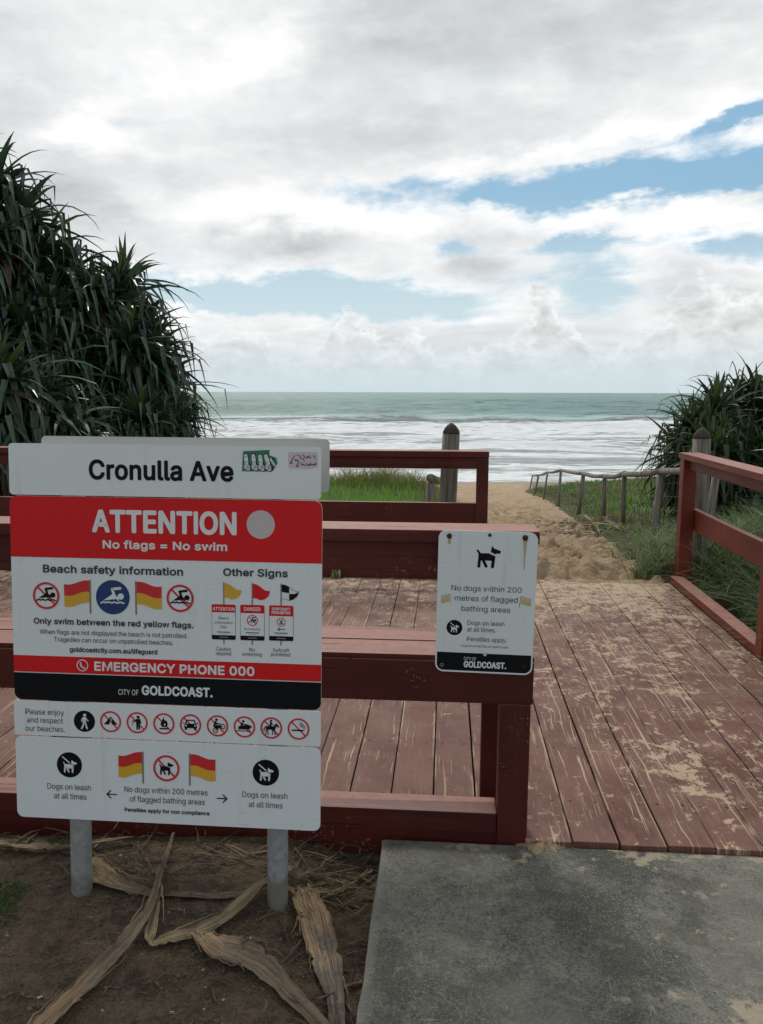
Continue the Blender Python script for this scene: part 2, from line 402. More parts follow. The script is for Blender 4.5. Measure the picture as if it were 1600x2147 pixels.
def concrete_mat(g):
    p = g.obj(); x, y, z = g.sep(p)
    n1 = g.noise(p, 3.0, 7, 0.62); n2 = g.noise(p, 55.0, 5, 0.7); n3 = g.noise(p, 170.0, 3, 0.6)
    col = g.mix(g.smooth(n1, 0.40, 0.60), (0.070, 0.072, 0.056), (0.165, 0.162, 0.132))
    col = g.mix(g.mul(g.smooth(n2, 0.49, 0.40), 0.55), col, (0.042, 0.044, 0.036))
    col = g.mix(g.mul(g.smooth(n3, 0.54, 0.62), 0.45), col, (0.27, 0.265, 0.235))
    col = g.mix(g.mul(g.smooth(n3, 0.44, 0.37), 0.65), col, (0.030, 0.032, 0.027))
    col = g.mix(g.mul(g.smooth(g.noise(p, 1.6, 6, 0.62), 0.48, 0.60), 0.38), col, (0.21, 0.205, 0.175))
    blot = g.noise(g.vadd(p, (2.2, 6.1, 0)), 4.2, 8, 0.70, 0.4)
    col = g.mix(g.mul(g.smooth(blot, 0.50, 0.62), 0.45), col, (0.052, 0.053, 0.042))
    col = g.mix(g.mul(g.smooth(g.noise(g.vadd(p, (8, 6, 0)), 9.0, 8, 0.72, 0.3), 0.56, 0.64), 0.42), col, (0.25, 0.24, 0.20))
    # trodden sand patches, mainly to the right
    s1 = g.noise(g.vadd(p, (4, 1, 0)), 5.2, 8, 0.68, 0.5)
    s2 = g.noise(g.vadd(p, (9, 2, 0)), 1.7, 3, 0.5)
    am = g.mad(g.smooth(x, 0.1, 1.0), 0.075, g.mad(g.sub(s2, 0.5), 0.30, g.mul(g.smooth(y, 2.28, 2.5), 0.085)))
    s3 = g.noise(p, 28.0, 6, 0.7)
    sand = g.smooth(g.add(g.mad(g.sub(s3, 0.5), 0.4, s1), am), 0.625, 0.70)
    col = g.mix(g.mul(sand, 0.75), col, g.mix(g.noise(p, 150.0, 2, 0.5), (0.30, 0.245, 0.165), (0.46, 0.39, 0.28)))
    scr = g.noise(g.vmul(p, (9.0, 70.0, 1.0)), 1.0, 2, 0.5, 1.2)
    scr2 = g.noise(g.vmul(g.vadd(p, (2, 2, 0)), (55.0, 8.0, 1.0)), 1.0, 2, 0.5, 1.2)
    sc = g.mul(g.m('MAXIMUM', g.smooth(scr, 0.70, 0.73), g.smooth(scr2, 0.71, 0.74)), 0.40)
    col = g.mix(sc, col, (0.34, 0.32, 0.27))
    # paler along the left edge
    col = g.mix(g.mul(g.smooth(x, -0.15, -0.19), 0.45), col, (0.24, 0.235, 0.20))
    return dict(col=col, rough=0.9, bump=g.bump(g.add(g.add(n2, n3), g.mul(sand, 0.5)), 0.55, 0.004))
M_concrete = mat('footpath_concrete', concrete_mat)

def sea_mat(g):
    p = g.obj(); x, y, z = g.sep(p)
    at = g.node('ShaderNodeAttribute', attribute_name='foam').outputs['Fac']
    nz = g.noise(g.vmul(p, (0.20, 0.55, 0.0)), 1.0, 10, 0.70, 1.0)
    ny = g.noise(g.vmul(g.vadd(p, (50, 20, 0)), (0.55, 1.5, 0.0)), 1.0, 6, 0.62, 0.5)
    nl = g.noise(g.vmul(g.vadd(p, (150, 20, 0)), (0.022, 0.13, 0.0)), 1.0, 5, 0.6, 0.4)
    v = g.add(g.mul(g.sub(nz, 0.5), 1.25), g.mul(g.sub(ny, 0.5), 0.85))
    v = g.add(v, g.mul(g.sub(nl, 0.5), 0.55))
    f = g.smooth(g.add(at, v), 0.06, 0.58)
    # scattered white caps out to sea
    cap = g.noise(g.vmul(g.vadd(p, (9, 70, 0)), (0.040, 0.16, 0.0)), 1.0, 6, 0.66, 0.5)
    caps = g.mul(g.mul(g.smooth(cap, 0.645, 0.69), g.smooth(y, 170, 260)), g.smooth(y, 1500, 500))
    f = g.m('MAXIMUM', f, g.mul(caps, 0.7))
    deep = g.mix(g.smooth(y, 60, 220), (0.42, 0.52, 0.50), (0.034, 0.138, 0.120))
    var = g.noise(g.vmul(p, (0.010, 0.045, 0.0)), 1.0, 6, 0.6, 0.3)  # wave light and shade painted in as streaks of water colour
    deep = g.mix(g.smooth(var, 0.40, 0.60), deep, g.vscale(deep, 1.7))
    foamc = g.mix(g.smooth(ny, 0.3, 0.7), (0.66, 0.71, 0.71), (0.90, 0.92, 0.92))
    col = g.mix(g.mul(f, 0.94), deep, foamc)
    b1 = g.noise(g.vmul(p, (0.22, 0.75, 0.0)), 1.0, 7, 0.62, 0.3)
    b2 = g.noise(g.vmul(p, (0.035, 0.14, 0.0)), 1.0, 5, 0.6, 0.3)
    nearw = g.smooth(y, 40, 320, 0.18, 1.0)
    nb = g.bump(g.mul(b1, g.mul(nearw, g.lin(f, 0, 1, 1.0, 0.5))), 0.9, 1.0)
    nb = g.bump(g.mul(b2, g.mul(nearw, g.lin(f, 0, 1, 1.0, 0.15))), 0.8, 5.0, nb)
    return dict(col=col, rough=g.lin(f, 0, 1, 0.30, 0.9), bump=nb, spec=g.lin(f, 0, 1, 0.30, 0.05))
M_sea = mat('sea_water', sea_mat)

def plain(name, col, rough=0.5, var=0.12, scale=8.0, metal=0.0, spec=None):
    def b(g):
        n = g.noise(g.obj(), scale, 5, 0.6)
        c = g.mix(n, tuple(x * (1 - var) for x in col), tuple(min(1, x * (1 + var)) for x in col))
        r = dict(col=c, rough=rough, metal=metal)
        if spec is not None: r['spec'] = spec
        return r
    return mat(name, b)
def sign_white(g):
    p = g.obj()
    n = g.noise(p, 3.0, 4, 0.6); d = g.noise(p, 40.0, 4, 0.62)
    c = g.mix(n, (0.77, 0.83, 0.845), (0.82, 0.865, 0.875))
    c = g.mix(g.mul(g.smooth(d, 0.70, 0.78), 0.35), c, (0.34, 0.35, 0.33))
    st = g.noise(g.vmul(p, (30.0, 1.0, 3.0)), 1.0, 4, 0.6)
    c = g.mix(g.mul(g.smooth(st, 0.55, 0.75), 0.22), c, (0.46, 0.45, 0.40))
    sc = g.noise(g.vmul(g.vadd(p, (2, 0, 1)), (9.0, 1.0, 90.0)), 1.0, 2, 0.5, 2.0)
    c = g.mix(g.mul(g.smooth(sc, 0.715, 0.74), 0.35), c, (0.42, 0.44, 0.44))
    return dict(col=c, rough=0.42, bump=g.bump(g.noise(p, 220.0, 2, 0.5), 0.08, 0.001))
M_white = mat('sign_white', sign_white)
M_print = plain('print_white', (0.80, 0.83, 0.83), 0.45, 0.05, 30)
M_red = plain('sign_red', (0.70, 0.014, 0.018), 0.45, 0.08, 5, 0.0, 0.25)
M_black = plain('sign_black', (0.006, 0.007, 0.009), 0.45, 0.2, 8, 0.0, 0.18)
M_grey_txt = plain('print_dark_grey', (0.035, 0.038, 0.045), 0.5, 0.1, 8)
M_yellow = plain('sign_yellow', (0.72, 0.42, 0.035), 0.45, 0.08, 12)
M_flagred = plain('flag_red', (0.64, 0.025, 0.03), 0.45, 0.08, 12)
M_blue = plain('sign_blue', (0.008, 0.045, 0.16), 0.42, 0.1, 8)
M_polegrey = plain('print_pole_grey', (0.22, 0.21, 0.17), 0.5, 0.1, 20)
M_pale_red = plain('faded_flag_pink', (0.66, 0.50, 0.45), 0.5, 0.08, 40)
M_pale_yel = plain('faded_flag_yellow', (0.62, 0.50, 0.16), 0.5, 0.10, 40)
M_back = plain('sign_back_grey', (0.50, 0.50, 0.47), 0.5, 0.10, 6)
M_sticker = plain('old_round_sticker', (0.60, 0.54, 0.54), 0.7, 0.16, 90)
M_clear = plain('pale_square_sticker', (0.80, 0.83, 0.81), 0.35, 0.05, 8)
M_green = plain('graffiti_green', (0.03, 0.20, 0.105), 0.55, 0.3, 40)
M_pinkst = plain('pink_paper', (0.66, 0.58, 0.62), 0.6, 0.05, 40)
M_rust = plain('rusty_bolt', (0.060, 0.024, 0.014), 0.8, 0.5, 200)
M_stain = plain('rust_stain', (0.52, 0.42, 0.26), 0.5, 0.15, 60)
def galv(g):
    p = g.obj(); n = g.voro(p, 55.0, 'F1', 'Color'); k = g.noise(p, 6.0, 5, 0.6)
    lo = g.smooth(g.sep(p)[2], 0.25, 0.02)
    c = g.mix(g.sep(n)[0], (0.30, 0.315, 0.325), (0.40, 0.415, 0.42))
    c = g.mix(g.mul(g.smooth(k, 0.45, 0.7), 0.4), c, (0.25, 0.25, 0.24))
    c = g.mix(g.mul(g.smooth(g.add(k, g.mul(lo, 0.35)), 0.62, 0.80), 0.55), c, (0.17, 0.145, 0.11))
    return dict(col=c, rough=0.55, metal=0.35)
M_galv = mat('galvanised_steel', galv)
def grey_wood(g):
    p = g.obj(); gr = g.noise(g.vmul(p, (26, 26, 1.6)), 1.0, 6, 0.62, 0.4); k = g.noise(p, 5.0, 5, 0.6)
    c = g.mix(g.smooth(gr, 0.3, 0.72), (0.095, 0.083, 0.066), (0.30, 0.27, 0.23))
    c = g.mix(g.mul(g.smooth(k, 0.5, 0.7), 0.5), c, (0.16, 0.15, 0.115))
    cr = g.noise(g.vmul(g.vadd(p, (3, 1, 0)), (48, 48, 1.1)), 1.0, 2, 0.5)
    c = g.mix(g.smooth(cr, 0.66, 0.71), c, (0.018, 0.015, 0.012))
    return dict(col=c, rough=0.9, bump=g.bump(g.sub(gr, g.mul(g.smooth(cr, 0.64, 0.71), 1.2)), 0.8, 0.010))
M_grey_wood = mat('weathered_grey_timber', grey_wood)
M_cap = plain('dark_weathered_end_grain', (0.055, 0.047, 0.038), 0.95, 0.5, 30)
M_wire = plain('rusty_wire', (0.12, 0.10, 0.085), 0.7, 0.2, 20, 0.3)
def leaf_mat(name, a, b_, rough, tr):
    def b(g):
        ran = g.node('ShaderNodeNewGeometry').outputs['Random Per Island']
        p = g.obj()
        k = g.noise(p, 3.0, 4, 0.6)
        c = g.mix(ran, a, b_)
        c = g.mix(g.mul(g.smooth(k, 0.45, 0.75), 0.4), c, tuple(x * 0.55 for x in a))
        return dict(col=c, rough=rough, trans=(tr, g.vscale(c, 1.5)))
    return mat(name, b)
M_pand = leaf_mat('pandanus_leaf', (0.018, 0.046, 0.030), (0.075, 0.130, 0.078), 0.28, 0.12)
M_pand_y = leaf_mat('pandanus_young_leaf', (0.040, 0.085, 0.022), (0.075, 0.125, 0.030), 0.42, 0.20)
M_pand_d = leaf_mat('pandanus_dead_leaf', (0.050, 0.033, 0.018), (0.150, 0.105, 0.060), 0.8, 0.12)
M_pandr = leaf_mat('pandanus_leaf_olive', (0.026, 0.052, 0.020), (0.070, 0.105, 0.040), 0.42, 0.12)
M_bark = plain('pandanus_bark', (0.075, 0.058, 0.042), 0.95, 0.5, 14)
M_grass = leaf_mat('green_grass', (0.10, 0.27, 0.020), (0.195, 0.40, 0.042), 0.6, 0.42)
M_grass_d = leaf_mat('dry_grass', (0.15, 0.115, 0.055), (0.27, 0.21, 0.11), 0.8, 0.25)
M_grass_r = leaf_mat('long_grey_green_grass', (0.085, 0.160, 0.050), (0.270, 0.330, 0.180), 0.5, 0.32)
M_weed = leaf_mat('creeper_green', (0.040, 0.105, 0.020), (0.090, 0.175, 0.036), 0.6, 0.25)
def dead_mat(name, head, tail, edge_c, split=0.35):
    def b(g):
        p = g.obj()
        uv = g.node('ShaderNodeAttribute', attribute_name='across').outputs['Fac']
        al = g.node('ShaderNodeAttribute', attribute_name='along').outputs['Fac']
        big = g.noise(p, 11.0, 6, 0.66)
        st = g.noise(g.xyz(g.mul(uv, 13.0), g.mul(al, 3.0), 0.0), 1.0, 5, 0.65, 0.5)
        st2 = g.noise(g.xyz(g.mul(uv, 34.0), g.mul(al, 5.0), 4.0), 1.0, 3, 0.6, 0.3)
        c = g.mix(g.smooth(g.mad(g.sub(big, 0.5), 0.8, al), split - 0.08, split + 0.12), head, tail)
        c = g.mix(g.mul(g.smooth(st, 0.47, 0.58), 0.72), c, tuple(x * 0.36 for x in tail))
        c = g.mix(g.mul(g.smooth(st2, 0.55, 0.64), 0.55), c, tuple(min(0.6, x * 1.6) for x in head))
        ed = g.m('ABSOLUTE', g.mad(uv, 2.0, -1.0))
        c = g.mix(g.mul(g.smooth(g.mad(g.sub(big, 0.5), 1.8, ed), 0.80, 1.25), 0.60), c, edge_c)
        c = g.mix(g.mul(g.smooth(g.noise(p, 17.0, 6, 0.7), 0.54, 0.64), 0.5), c, tuple(x * 0.28 for x in tail))
        return dict(col=c, rough=0.75, bump=g.bump(g.add(st, g.mul(st2, 0.5)), 0.8, 0.006))
    return mat(name, b)
M_dead1 = dead_mat('dry_sheath_tan', (0.40, 0.265, 0.140), (0.17, 0.145, 0.115), (0.22, 0.105, 0.050), 0.42)
M_dead2 = dead_mat('dry_leaf_grey', (0.36, 0.275, 0.150), (0.27, 0.205, 0.120), (0.11, 0.085, 0.058), 0.5)
M_dead3 = dead_mat('dry_sheath_grey_brown', (0.36, 0.245, 0.145), (0.22, 0.170, 0.115), (0.36, 0.165, 0.075), 0.30)
M_paper = plain('white_paper', (0.62, 0.64, 0.66), 0.7, 0.1, 60)
M_soilpile = M_sand

# ------------------------------------------------------------------ setting: ground, sand, sea
rng = np.random.default_rng(5)
def vnoise(x, y, seed=0):
    """smooth value noise on numpy arrays"""
    r = np.random.default_rng(seed).random((256, 256))
    xi = np.floor(x).astype(int); yi = np.floor(y).astype(int)
    fx = x - xi; fy = y - yi
    fx = fx * fx * (3 - 2 * fx); fy = fy * fy * (3 - 2 * fy)
    a = r[xi % 256, yi % 256]; b = r[(xi + 1) % 256, yi % 256]
    c = r[xi % 256, (yi + 1) % 256]; d = r[(xi + 1) % 256, (yi + 1) % 256]
    return (a * (1 - fx) + b * fx) * (1 - fy) + (c * (1 - fx) + d * fx) * fy
def fbm(x, y, seed=0, oc=4):
    s = 0; a = 0.5
    for i in range(oc):
        s = s + a * (vnoise(x * 2 ** i + 31 * i, y * 2 ** i + 17 * i, seed + i) - 0.5); a *= 0.5
    return s
def sstep(x, a, b):
    t = np.clip((x - a) / (b - a), 0, 1); return t * t * (3 - 2 * t)
SEA_Z = -3.60
def path_z(y):
    y = np.asarray(y, float)
    z = 0.035 - 0.1 * (np.maximum(y, 6.25) - 6.25)
    return np.maximum(z, np.where(y > 38, -3.14 - (y - 38) * 0.053, -99)) * (y <= 999)
PR_Y = [6.0, 6.38, 10.6, 16.1, 25.0, 41.4, 60]; PR_X = [1.92, 1.98, 2.68, 3.58, 5.0, 7.0, 9.5]
PL_Y = [6.0, 7.5, 10.5, 16.0, 24.0, 33.4, 60]; PL_X = [0.10, 0.35, 1.05, 1.85, 2.60, 3.4, 4.5]
def ground_z(x, y):
    x = np.asarray(x, float); y = np.asarray(y, float)
    # near soil
    nz = 0.018 - 0.055 * sstep(x, -0.35, -0.08) + 0.02 * fbm(x * 3, y * 3, 3) + 0.012 * fbm(x * 11, y * 11, 8)
    nz = nz - 0.10 * sstep(y, 2.50, 2.75) - 0.25 * sstep(x, 0.0, 0.4) * 0.3
    for px_, py_ in ((-.893, 2.222), (-.305, 2.176)):
        q_ = np.hypot(x - px_, y - py_); nz = nz + .014 * np.exp(-(q_ / .055) ** 2) * (1 + 1.5 * fbm(x * 14, y * 14, 70))
    # dune on both sides of the path
    xl = np.interp(y, PL_Y, PL_X); xr = np.interp(y, PR_Y, PR_X)
    pz = path_z(y)
    left = np.where(y < 13.5, -0.02, -0.02 - (y - 13.5) * 0.17) + 0.25 * fbm(x * .6, y * .6, 4)
    left = np.minimum(left, 0.35)
    right = pz + 0.10 + 0.35 * sstep(x - xr, 0.0, 3.0) + 0.30 * sstep(x - xr, 2.0, 8.0) + 0.3 * fbm(x * .7, y * .7, 6)
    dl = xl - x; dr = x - xr
    wob = 0.5 * fbm(x * 1.3, y * 1.3, 9)
    out = np.where(dl > dr, pz - 0.15 + (left - pz + 0.15) * sstep(dl + wob * .6, -0.25, 0.9),
                   pz - 0.15 + (right - pz + 0.15) * sstep(dr + wob * .6, -0.25, 0.45))
    out = out * 1.0
    fade = sstep(y, 36, 46)
    out = out * (1 - fade) + (pz - 1.2) * fade
    k_ = sstep(x, 1.2, 1.9)
    t = k_ * sstep(y, 5.6, 6.5) + (1 - k_) * sstep(y, 6.15, 6.9)
    z = nz * (1 - t) + out * t
    # ground under the deck to the right of the railing stays a bit low
    return np.maximum(z, -9.0)
def grid_mesh(name, xs, ys, zf, m, smooth=True):
    X, Y = np.meshgrid(xs, ys); Z = zf(X, Y)
    co = np.stack([X, Y, Z], -1).reshape(-1, 3)
    nx, ny = len(xs), len(ys)
    i = np.arange(nx * ny).reshape(ny, nx)
    f = np.stack([i[:-1, :-1], i[:-1, 1:], i[1:, 1:], i[1:, :-1]], -1).reshape(-1, 4)
    me = bpy.data.meshes.new(name)
    me.vertices.add(len(co)); me.vertices.foreach_set('co', co.ravel())
    me.loops.add(f.size); me.loops.foreach_set('vertex_index', f.ravel().astype(np.int32))
    me.polygons.add(len(f)); me.polygons.foreach_set('loop_start', np.arange(0, f.size, 4, dtype=np.int32))
    me.polygons.foreach_set('loop_total', np.full(len(f), 4, dtype=np.int32))
    me.materials.append(m); me.update(calc_edges=True); me.validate()
    if smooth: me.polygons.foreach_set('use_smooth', np.ones(len(f), dtype=bool))
    return link(name, me), co
def spread(*segs):
    out = [segs[0][0]]
    for a, b, n in segs: out += list(np.linspace(a, b, n + 1)[1:])
    return np.array(out)
gx = spread((-6000, -400, 8), (-400, -40, 18), (-40, -6, 60), (-6, -1.6, 50), (-1.6, 0.2, 90), (0.2, 8, 90), (8, 40, 50), (40, 400, 18), (400, 6000, 8))
gy = spread((-3000, -60, 10), (-60, -4, 20), (-4, 1.4, 30), (1.4, 2.8, 80), (2.8, 6.0, 25), (6.0, 18, 110), (18, 48, 80), (48, 80, 8))
o, _ = grid_mesh('ground', gx, gy, ground_z, M_ground)
tag(o, kind='structure')

# footprints: many soft dents trodden into the path
fp_n = 7000
fpy = 6.2 + (rng.random(fp_n) ** 1.35) * 34
fpx = np.interp(fpy, PL_Y, PL_X) + rng.random(fp_n) * (np.interp(fpy, PR_Y, PR_X) - np.interp(fpy, PL_Y, PL_X) + 0.2)
fpr = 0.025 + 0.115 * rng.random(fp_n) ** 2.2; fpa = rng.uniform(0, 3.14, fp_n); fpd = fpr * rng.uniform(0.08, 0.42, fp_n)
def sand_z(X, Y):
    z = path_z(Y) + 0.05 * fbm(X * 1.2, Y * 1.2, 21) * sstep(Y, 6.3, 8) + 0.018 * fbm(X * 5, Y * 5, 22) * sstep(Y, 6.15, 7)
    xs, ys = X[0], Y[:, 0]
    for i in range(fp_n):
        j0, j1 = np.searchsorted(ys, [fpy[i] - .4, fpy[i] + .4]); k0, k1 = np.searchsorted(xs, [fpx[i] - .4, fpx[i] + .4])
        if j1 <= j0 or k1 <= k0: continue
        dx_ = X[j0:j1, k0:k1] - fpx[i]; dy_ = Y[j0:j1, k0:k1] - fpy[i]
        c, s = math.cos(fpa[i]), math.sin(fpa[i])
        a = (dx_ * c + dy_ * s) / (fpr[i] * 1.5); b = (-dx_ * s + dy_ * c) / (fpr[i] * .8)
        q = a * a + b * b
        z[j0:j1, k0:k1] += fpd[i] * (-np.exp(-q * 1.6) + 0.55 * np.exp(-(np.sqrt(q) - 1.35) ** 2 * 5))
    # the sand feathers out onto the end of the deck
    z = z - 0.5 * sstep(X - np.interp(Y, PR_Y, PR_X), 0.15, 0.7) * (1 - sstep(Y, 36, 46)) - 0.5 * sstep(np.interp(Y, PL_Y, PL_X) - X, 0.15, 0.9) * (1 - sstep(Y, 30, 40))
    u = X * CU + Y * SU; v = -X * SU + Y * CU
    lip = 0.006 - 0.05 * sstep(v, 6.30, 6.12)
    z = np.where(v < 6.36, np.minimum(z, 0.045 + lip + 0.015 * fbm(X * 6, Y * 6, 31)), z)
    return z
sx = spread((-900, -60, 14), (-60, -6, 20), (-6, 0, 24), (0, 4.2, 150), (4.2, 9, 90), (9, 60, 24), (60, 900, 14))
sy = list(spread((5.95, 6.6, 22)))
while sy[-1] < 50: sy.append(sy[-1] + 0.030 * (sy[-1] / 6.5) ** 1.3)
sy += [53, 58, 70, 100]
o, _ = grid_mesh('sand_path', sx, np.array(sy), sand_z, M_sand)
tag(o, kind='structure')

# sea: one sheet to the horizon, swell and breakers as real relief
def ridge(x, y, yc, wy, amp, seed, xlen, thr):
    line = yc + 6 * fbm(x / 60.0, x * 0 + seed, seed, 3) * 2 + 1.2 * fbm(x / 9.0, x * 0 + 5.0, seed + 3, 3) * 2
    a = sstep(fbm(x / xlen, x * 0 + 3.3, seed + 7, 3), thr, thr + 0.12)
    d = y - line
    shp = np.where(d < 0, np.exp(-(d / (wy * .45)) ** 2), np.exp(-(d / (wy * 1.6)) ** 2))
    return amp * a * shp, a * np.exp(-((d + wy * .35) / (wy * .55)) ** 2), d
RID = [(150, 8.0, 0.62, 2, 22, -0.02), (131, 6.5, 0.40, 5, 26, -0.06), (112, 4.5, 0.30, 9, 24, -0.08), (95, 4.0, 0.22, 13, 30, -0.08), (76, 3.0, 0.32, 17, 40, -0.30),
       (63, 2.6, 0.15, 23, 30, -0.1), (54, 2.0, 0.10, 27, 26, -0.1), (300, 9, 0.8, 33, 40, 0.02), (230, 7, 0.8, 39, 40, 0.03), (420, 10, 0.9, 43, 60, 0.02)]
foam_at = {}
def sea_z(X, Y):
    X = X * Y * 0.01 if False else X
    z = np.full_like(X, SEA_Z)
    far = sstep(Y, 48, 75)
    z += far * (0.20 * np.sin(Y / 4.6 + 1.3 * fbm(X / 30, Y / 30, 50) * 6) + (0.9 + 1.1 * sstep(Y, 130, 190)) * fbm(X / 14, Y / 5.5, 51, 4) + (1.0 + 1.4 * sstep(Y, 150, 220)) * fbm(X / 60, Y / 16, 52, 3)) * sstep(Y, 2500, 600)
    base = 0.80 * sstep(Y, 152, 128) - 0.40 * sstep(Y, 52, 47.5) * 0
    base = base - 0.35 * sstep(Y, 152, 175) + 0.0
    foam = 0.68 * sstep(Y, 152, 132) * (0.72 + 0.28 * sstep(Y, 96, 116)) - 0.14 * sstep(Y, 80, 66) + 0.26 * sstep(Y, 58, 50)
    foam = foam - 0.5 * sstep(Y, 140, 165)
    for i, (yc, wy, amp, sd_, xl, th) in enumerate(RID):
        h, f, d = ridge(X, Y, yc, wy, amp, sd_, xl, th)
        z += h
        if yc < 160: foam = foam + (0.28 if yc > 140 else 0.32) * f * (1 if yc != 150 else sstep(fbm(X / 18, X * 0, 77, 3), -0.12, 0.02))
        if yc < 140: foam = foam - (0.16 if yc != 76 else 0.34) * np.exp(-((d - wy * 0.3) / (wy * .5)) ** 2) * (0.5 + fbm(X / 7, Y / 3, 60 + i) * 2)
    z = np.where(Y < 52, np.minimum(z, SEA_Z + 0.02 + 0.03 * fbm(X, Y, 90)), z)
    foam_at['v'] = np.clip(foam, -1, 1.2)
    return z
rows = [44.0]
while rows[-1] < 9000: rows.append(rows[-1] * (1.0 + (0.0055 if rows[-1] < 180 else 0.011 if rows[-1] < 600 else 0.05)))
rows = np.array(rows + [20000.0]); ang = np.tan(np.linspace(R(-58), R(58), 420))
Xs = np.outer(rows, ang); Ys = np.repeat(rows[:, None], len(ang), 1)
Zs = sea_z(Xs, Ys)
nx, ny = len(ang), len(rows)
ii = np.arange(nx * ny).reshape(ny, nx)
ff = np.stack([ii[:-1, :-1], ii[:-1, 1:], ii[1:, 1:], ii[1:, :-1]], -1).reshape(-1, 4)
me = bpy.data.meshes.new('sea'); co = np.stack([Xs, Ys, Zs], -1).reshape(-1, 3)
me.vertices.add(len(co)); me.vertices.foreach_set('co', co.ravel())
me.loops.add(ff.size); me.loops.foreach_set('vertex_index', ff.ravel().astype(np.int32))
me.polygons.add(len(ff)); me.polygons.foreach_set('loop_start', np.arange(0, ff.size, 4, dtype=np.int32))
me.polygons.foreach_set('loop_total', np.full(len(ff), 4, dtype=np.int32))
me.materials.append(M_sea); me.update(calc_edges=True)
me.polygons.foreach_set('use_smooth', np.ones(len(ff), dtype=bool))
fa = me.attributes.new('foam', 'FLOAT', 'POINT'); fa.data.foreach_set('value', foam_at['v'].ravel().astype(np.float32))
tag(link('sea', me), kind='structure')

# concrete path in front of the deck
deck_frame = dict(rot=(0, 0, DECK_ROT))
random.seed(2)
bm = bmesh.new(); box(bm, -0.190, 4.5, -6.0, 2.508, -0.12, 0.026, 0.008)
bmesh.ops.subdivide_edges(bm, edges=[e for e in bm.edges if e.calc_length() > 1], cuts=90, use_grid_fill=True)
for v in bm.verts: v.co += Vector((0.007 * (random.random() - .5), 0.003 * (random.random() - .5), 0.0015 * (random.random() - .5)))
o = finish(bm, 'concrete_path', M_concrete); o.rotation_euler = deck_frame['rot']; tag(o, kind='structure')

# deck boards: one floor
random.seed(4)
bm = bmesh.new()
k = -40
while True:
    u0 = -0.0265 + 0.1535 * k; u1 = u0 + 0.1535
    if u0 > 1.60: break
    gapw = random.choice([0.002, 0.003, 0.0045, 0.007])
    if k in (3, 4): gapw = 0.008
    dz_ = random.uniform(-0.002, 0.002)
    e0 = 2.515 + random.uniform(-0.004, 0.006) if u1 > 0.3 else 2.545
    box(bm, u0 + gapw / 2, min(u1, 1.655) - gapw / 2, e0, 6.30 + random.uniform(-.006, .006), 0.004 + dz_, 0.042 + dz_, 0.003)
    k += 1
# board along the right edge and the fascia below the front edge
box(bm, 1.662, 1.742, 2.515, 6.28, 0.004, 0.043, 0.003)

o = finish(bm, 'deck', M_deck); o.rotation_euler = deck_frame['rot']; tag(o, kind='structure')

# ------------------------------------------------------------------ railings
def part(name, m, parent, *boxes, bev=0.005):
    bm = bmesh.new()
    for b in boxes: box(bm, *b, bev=bev, jit=0.0007)
    return finish(bm, name, m, parent)

# near railing with a bench plank on its middle rail
t = empty('deck_railing', D(-0.6, 2.6, 0.04), (0, 0, DECK_ROT))
tag(t, 'dark red timber railing with a plank seat, directly behind the beach signs', 'railing', 'red timber railings round the deck')
def L(u0, u1, v0, v1, z0, z1, ou=-0.6, ov=2.6, oz=0.04):
    return (u0 - ou, u1 - ou, v0 - ov, v1 - ov, z0 - oz, z1 - oz)
part('top_rail', paint_u, t, L(-4.6, 0.297, 2.512, 2.665, 1.031, 1.072))
part('upper_rail', paint_u, t, L(-4.6, 0.292, 2.532, 2.577, 0.934, 1.029))
part('middle_rail', paint_u, t, L(-4.6, 0.293, 2.525, 2.570, 0.503, 0.642))
part('seat_plank', paint_u, t, L(-4.6, 0.293, 2.527, 2.674, 0.644, 0.661), bev=0.004)
part('seat_plank', paint_u, t, L(-4.6, 0.293, 2.684, 2.828, 0.644, 0.661), bev=0.004)
part('bottom_rail', paint_kick, t, L(-4.6, 0.186, 2.530, 2.640, 0.046, 0.121))
part('skirting', paint_kick, t, L(-4.6, 0.30, 2.536, 2.543, -0.13, 0.043), bev=0.001)
for u in (0.188, -1.35, -3.0):
    part('post', paint_z, t, L(u, u + 0.098, 2.572, 2.672, 0.043, 1.0295) if u < 0 else L(u, u + 0.099, 2.526, 2.625, 0.0, 0.5015))
part('post', paint_z, t, L(0.188, 0.287, 2.579, 2.625, 0.5035, 1.0295))
for u in (0.142, -1.9):
    part('rear_leg', paint_z, t, L(u, u + 0.066, 2.77, 2.822, 0.043, 0.642))
    part('seat_bearer', paint_v, t, L(u + 0.067, u + 0.098, 2.627, 2.82, 0.55, 0.6425))
def bolts(parent, spots, r=0.008):
    for (x, y, z) in spots:
        bm = bmesh.new(); bmesh.ops.create_cone(bm, cap_ends=True, segments=10, radius1=r, radius2=r * .7, depth=0.006)
        bmesh.ops.rotate(bm, verts=bm.verts, matrix=Matrix.Rotation(R(90), 3, 'X')); bmesh.ops.translate(bm, verts=bm.verts, vec=(x, y, z))
        finish(bm, 'bolt', M_rust, parent)
bolts(t, [(0.24 + .6, 2.523 - 2.6, 0.26 - .04), (-0.5 + .6, 2.530 - 2.6, 0.975 - .04), (-0.9 + .6, 2.523 - 2.6, 0.57 - .04), (0.22 + .6, 2.523 - 2.6, 0.56 - .04), (-0.30 + .6, 2.523 - 2.6, 0.64 - .04)], 0.006)

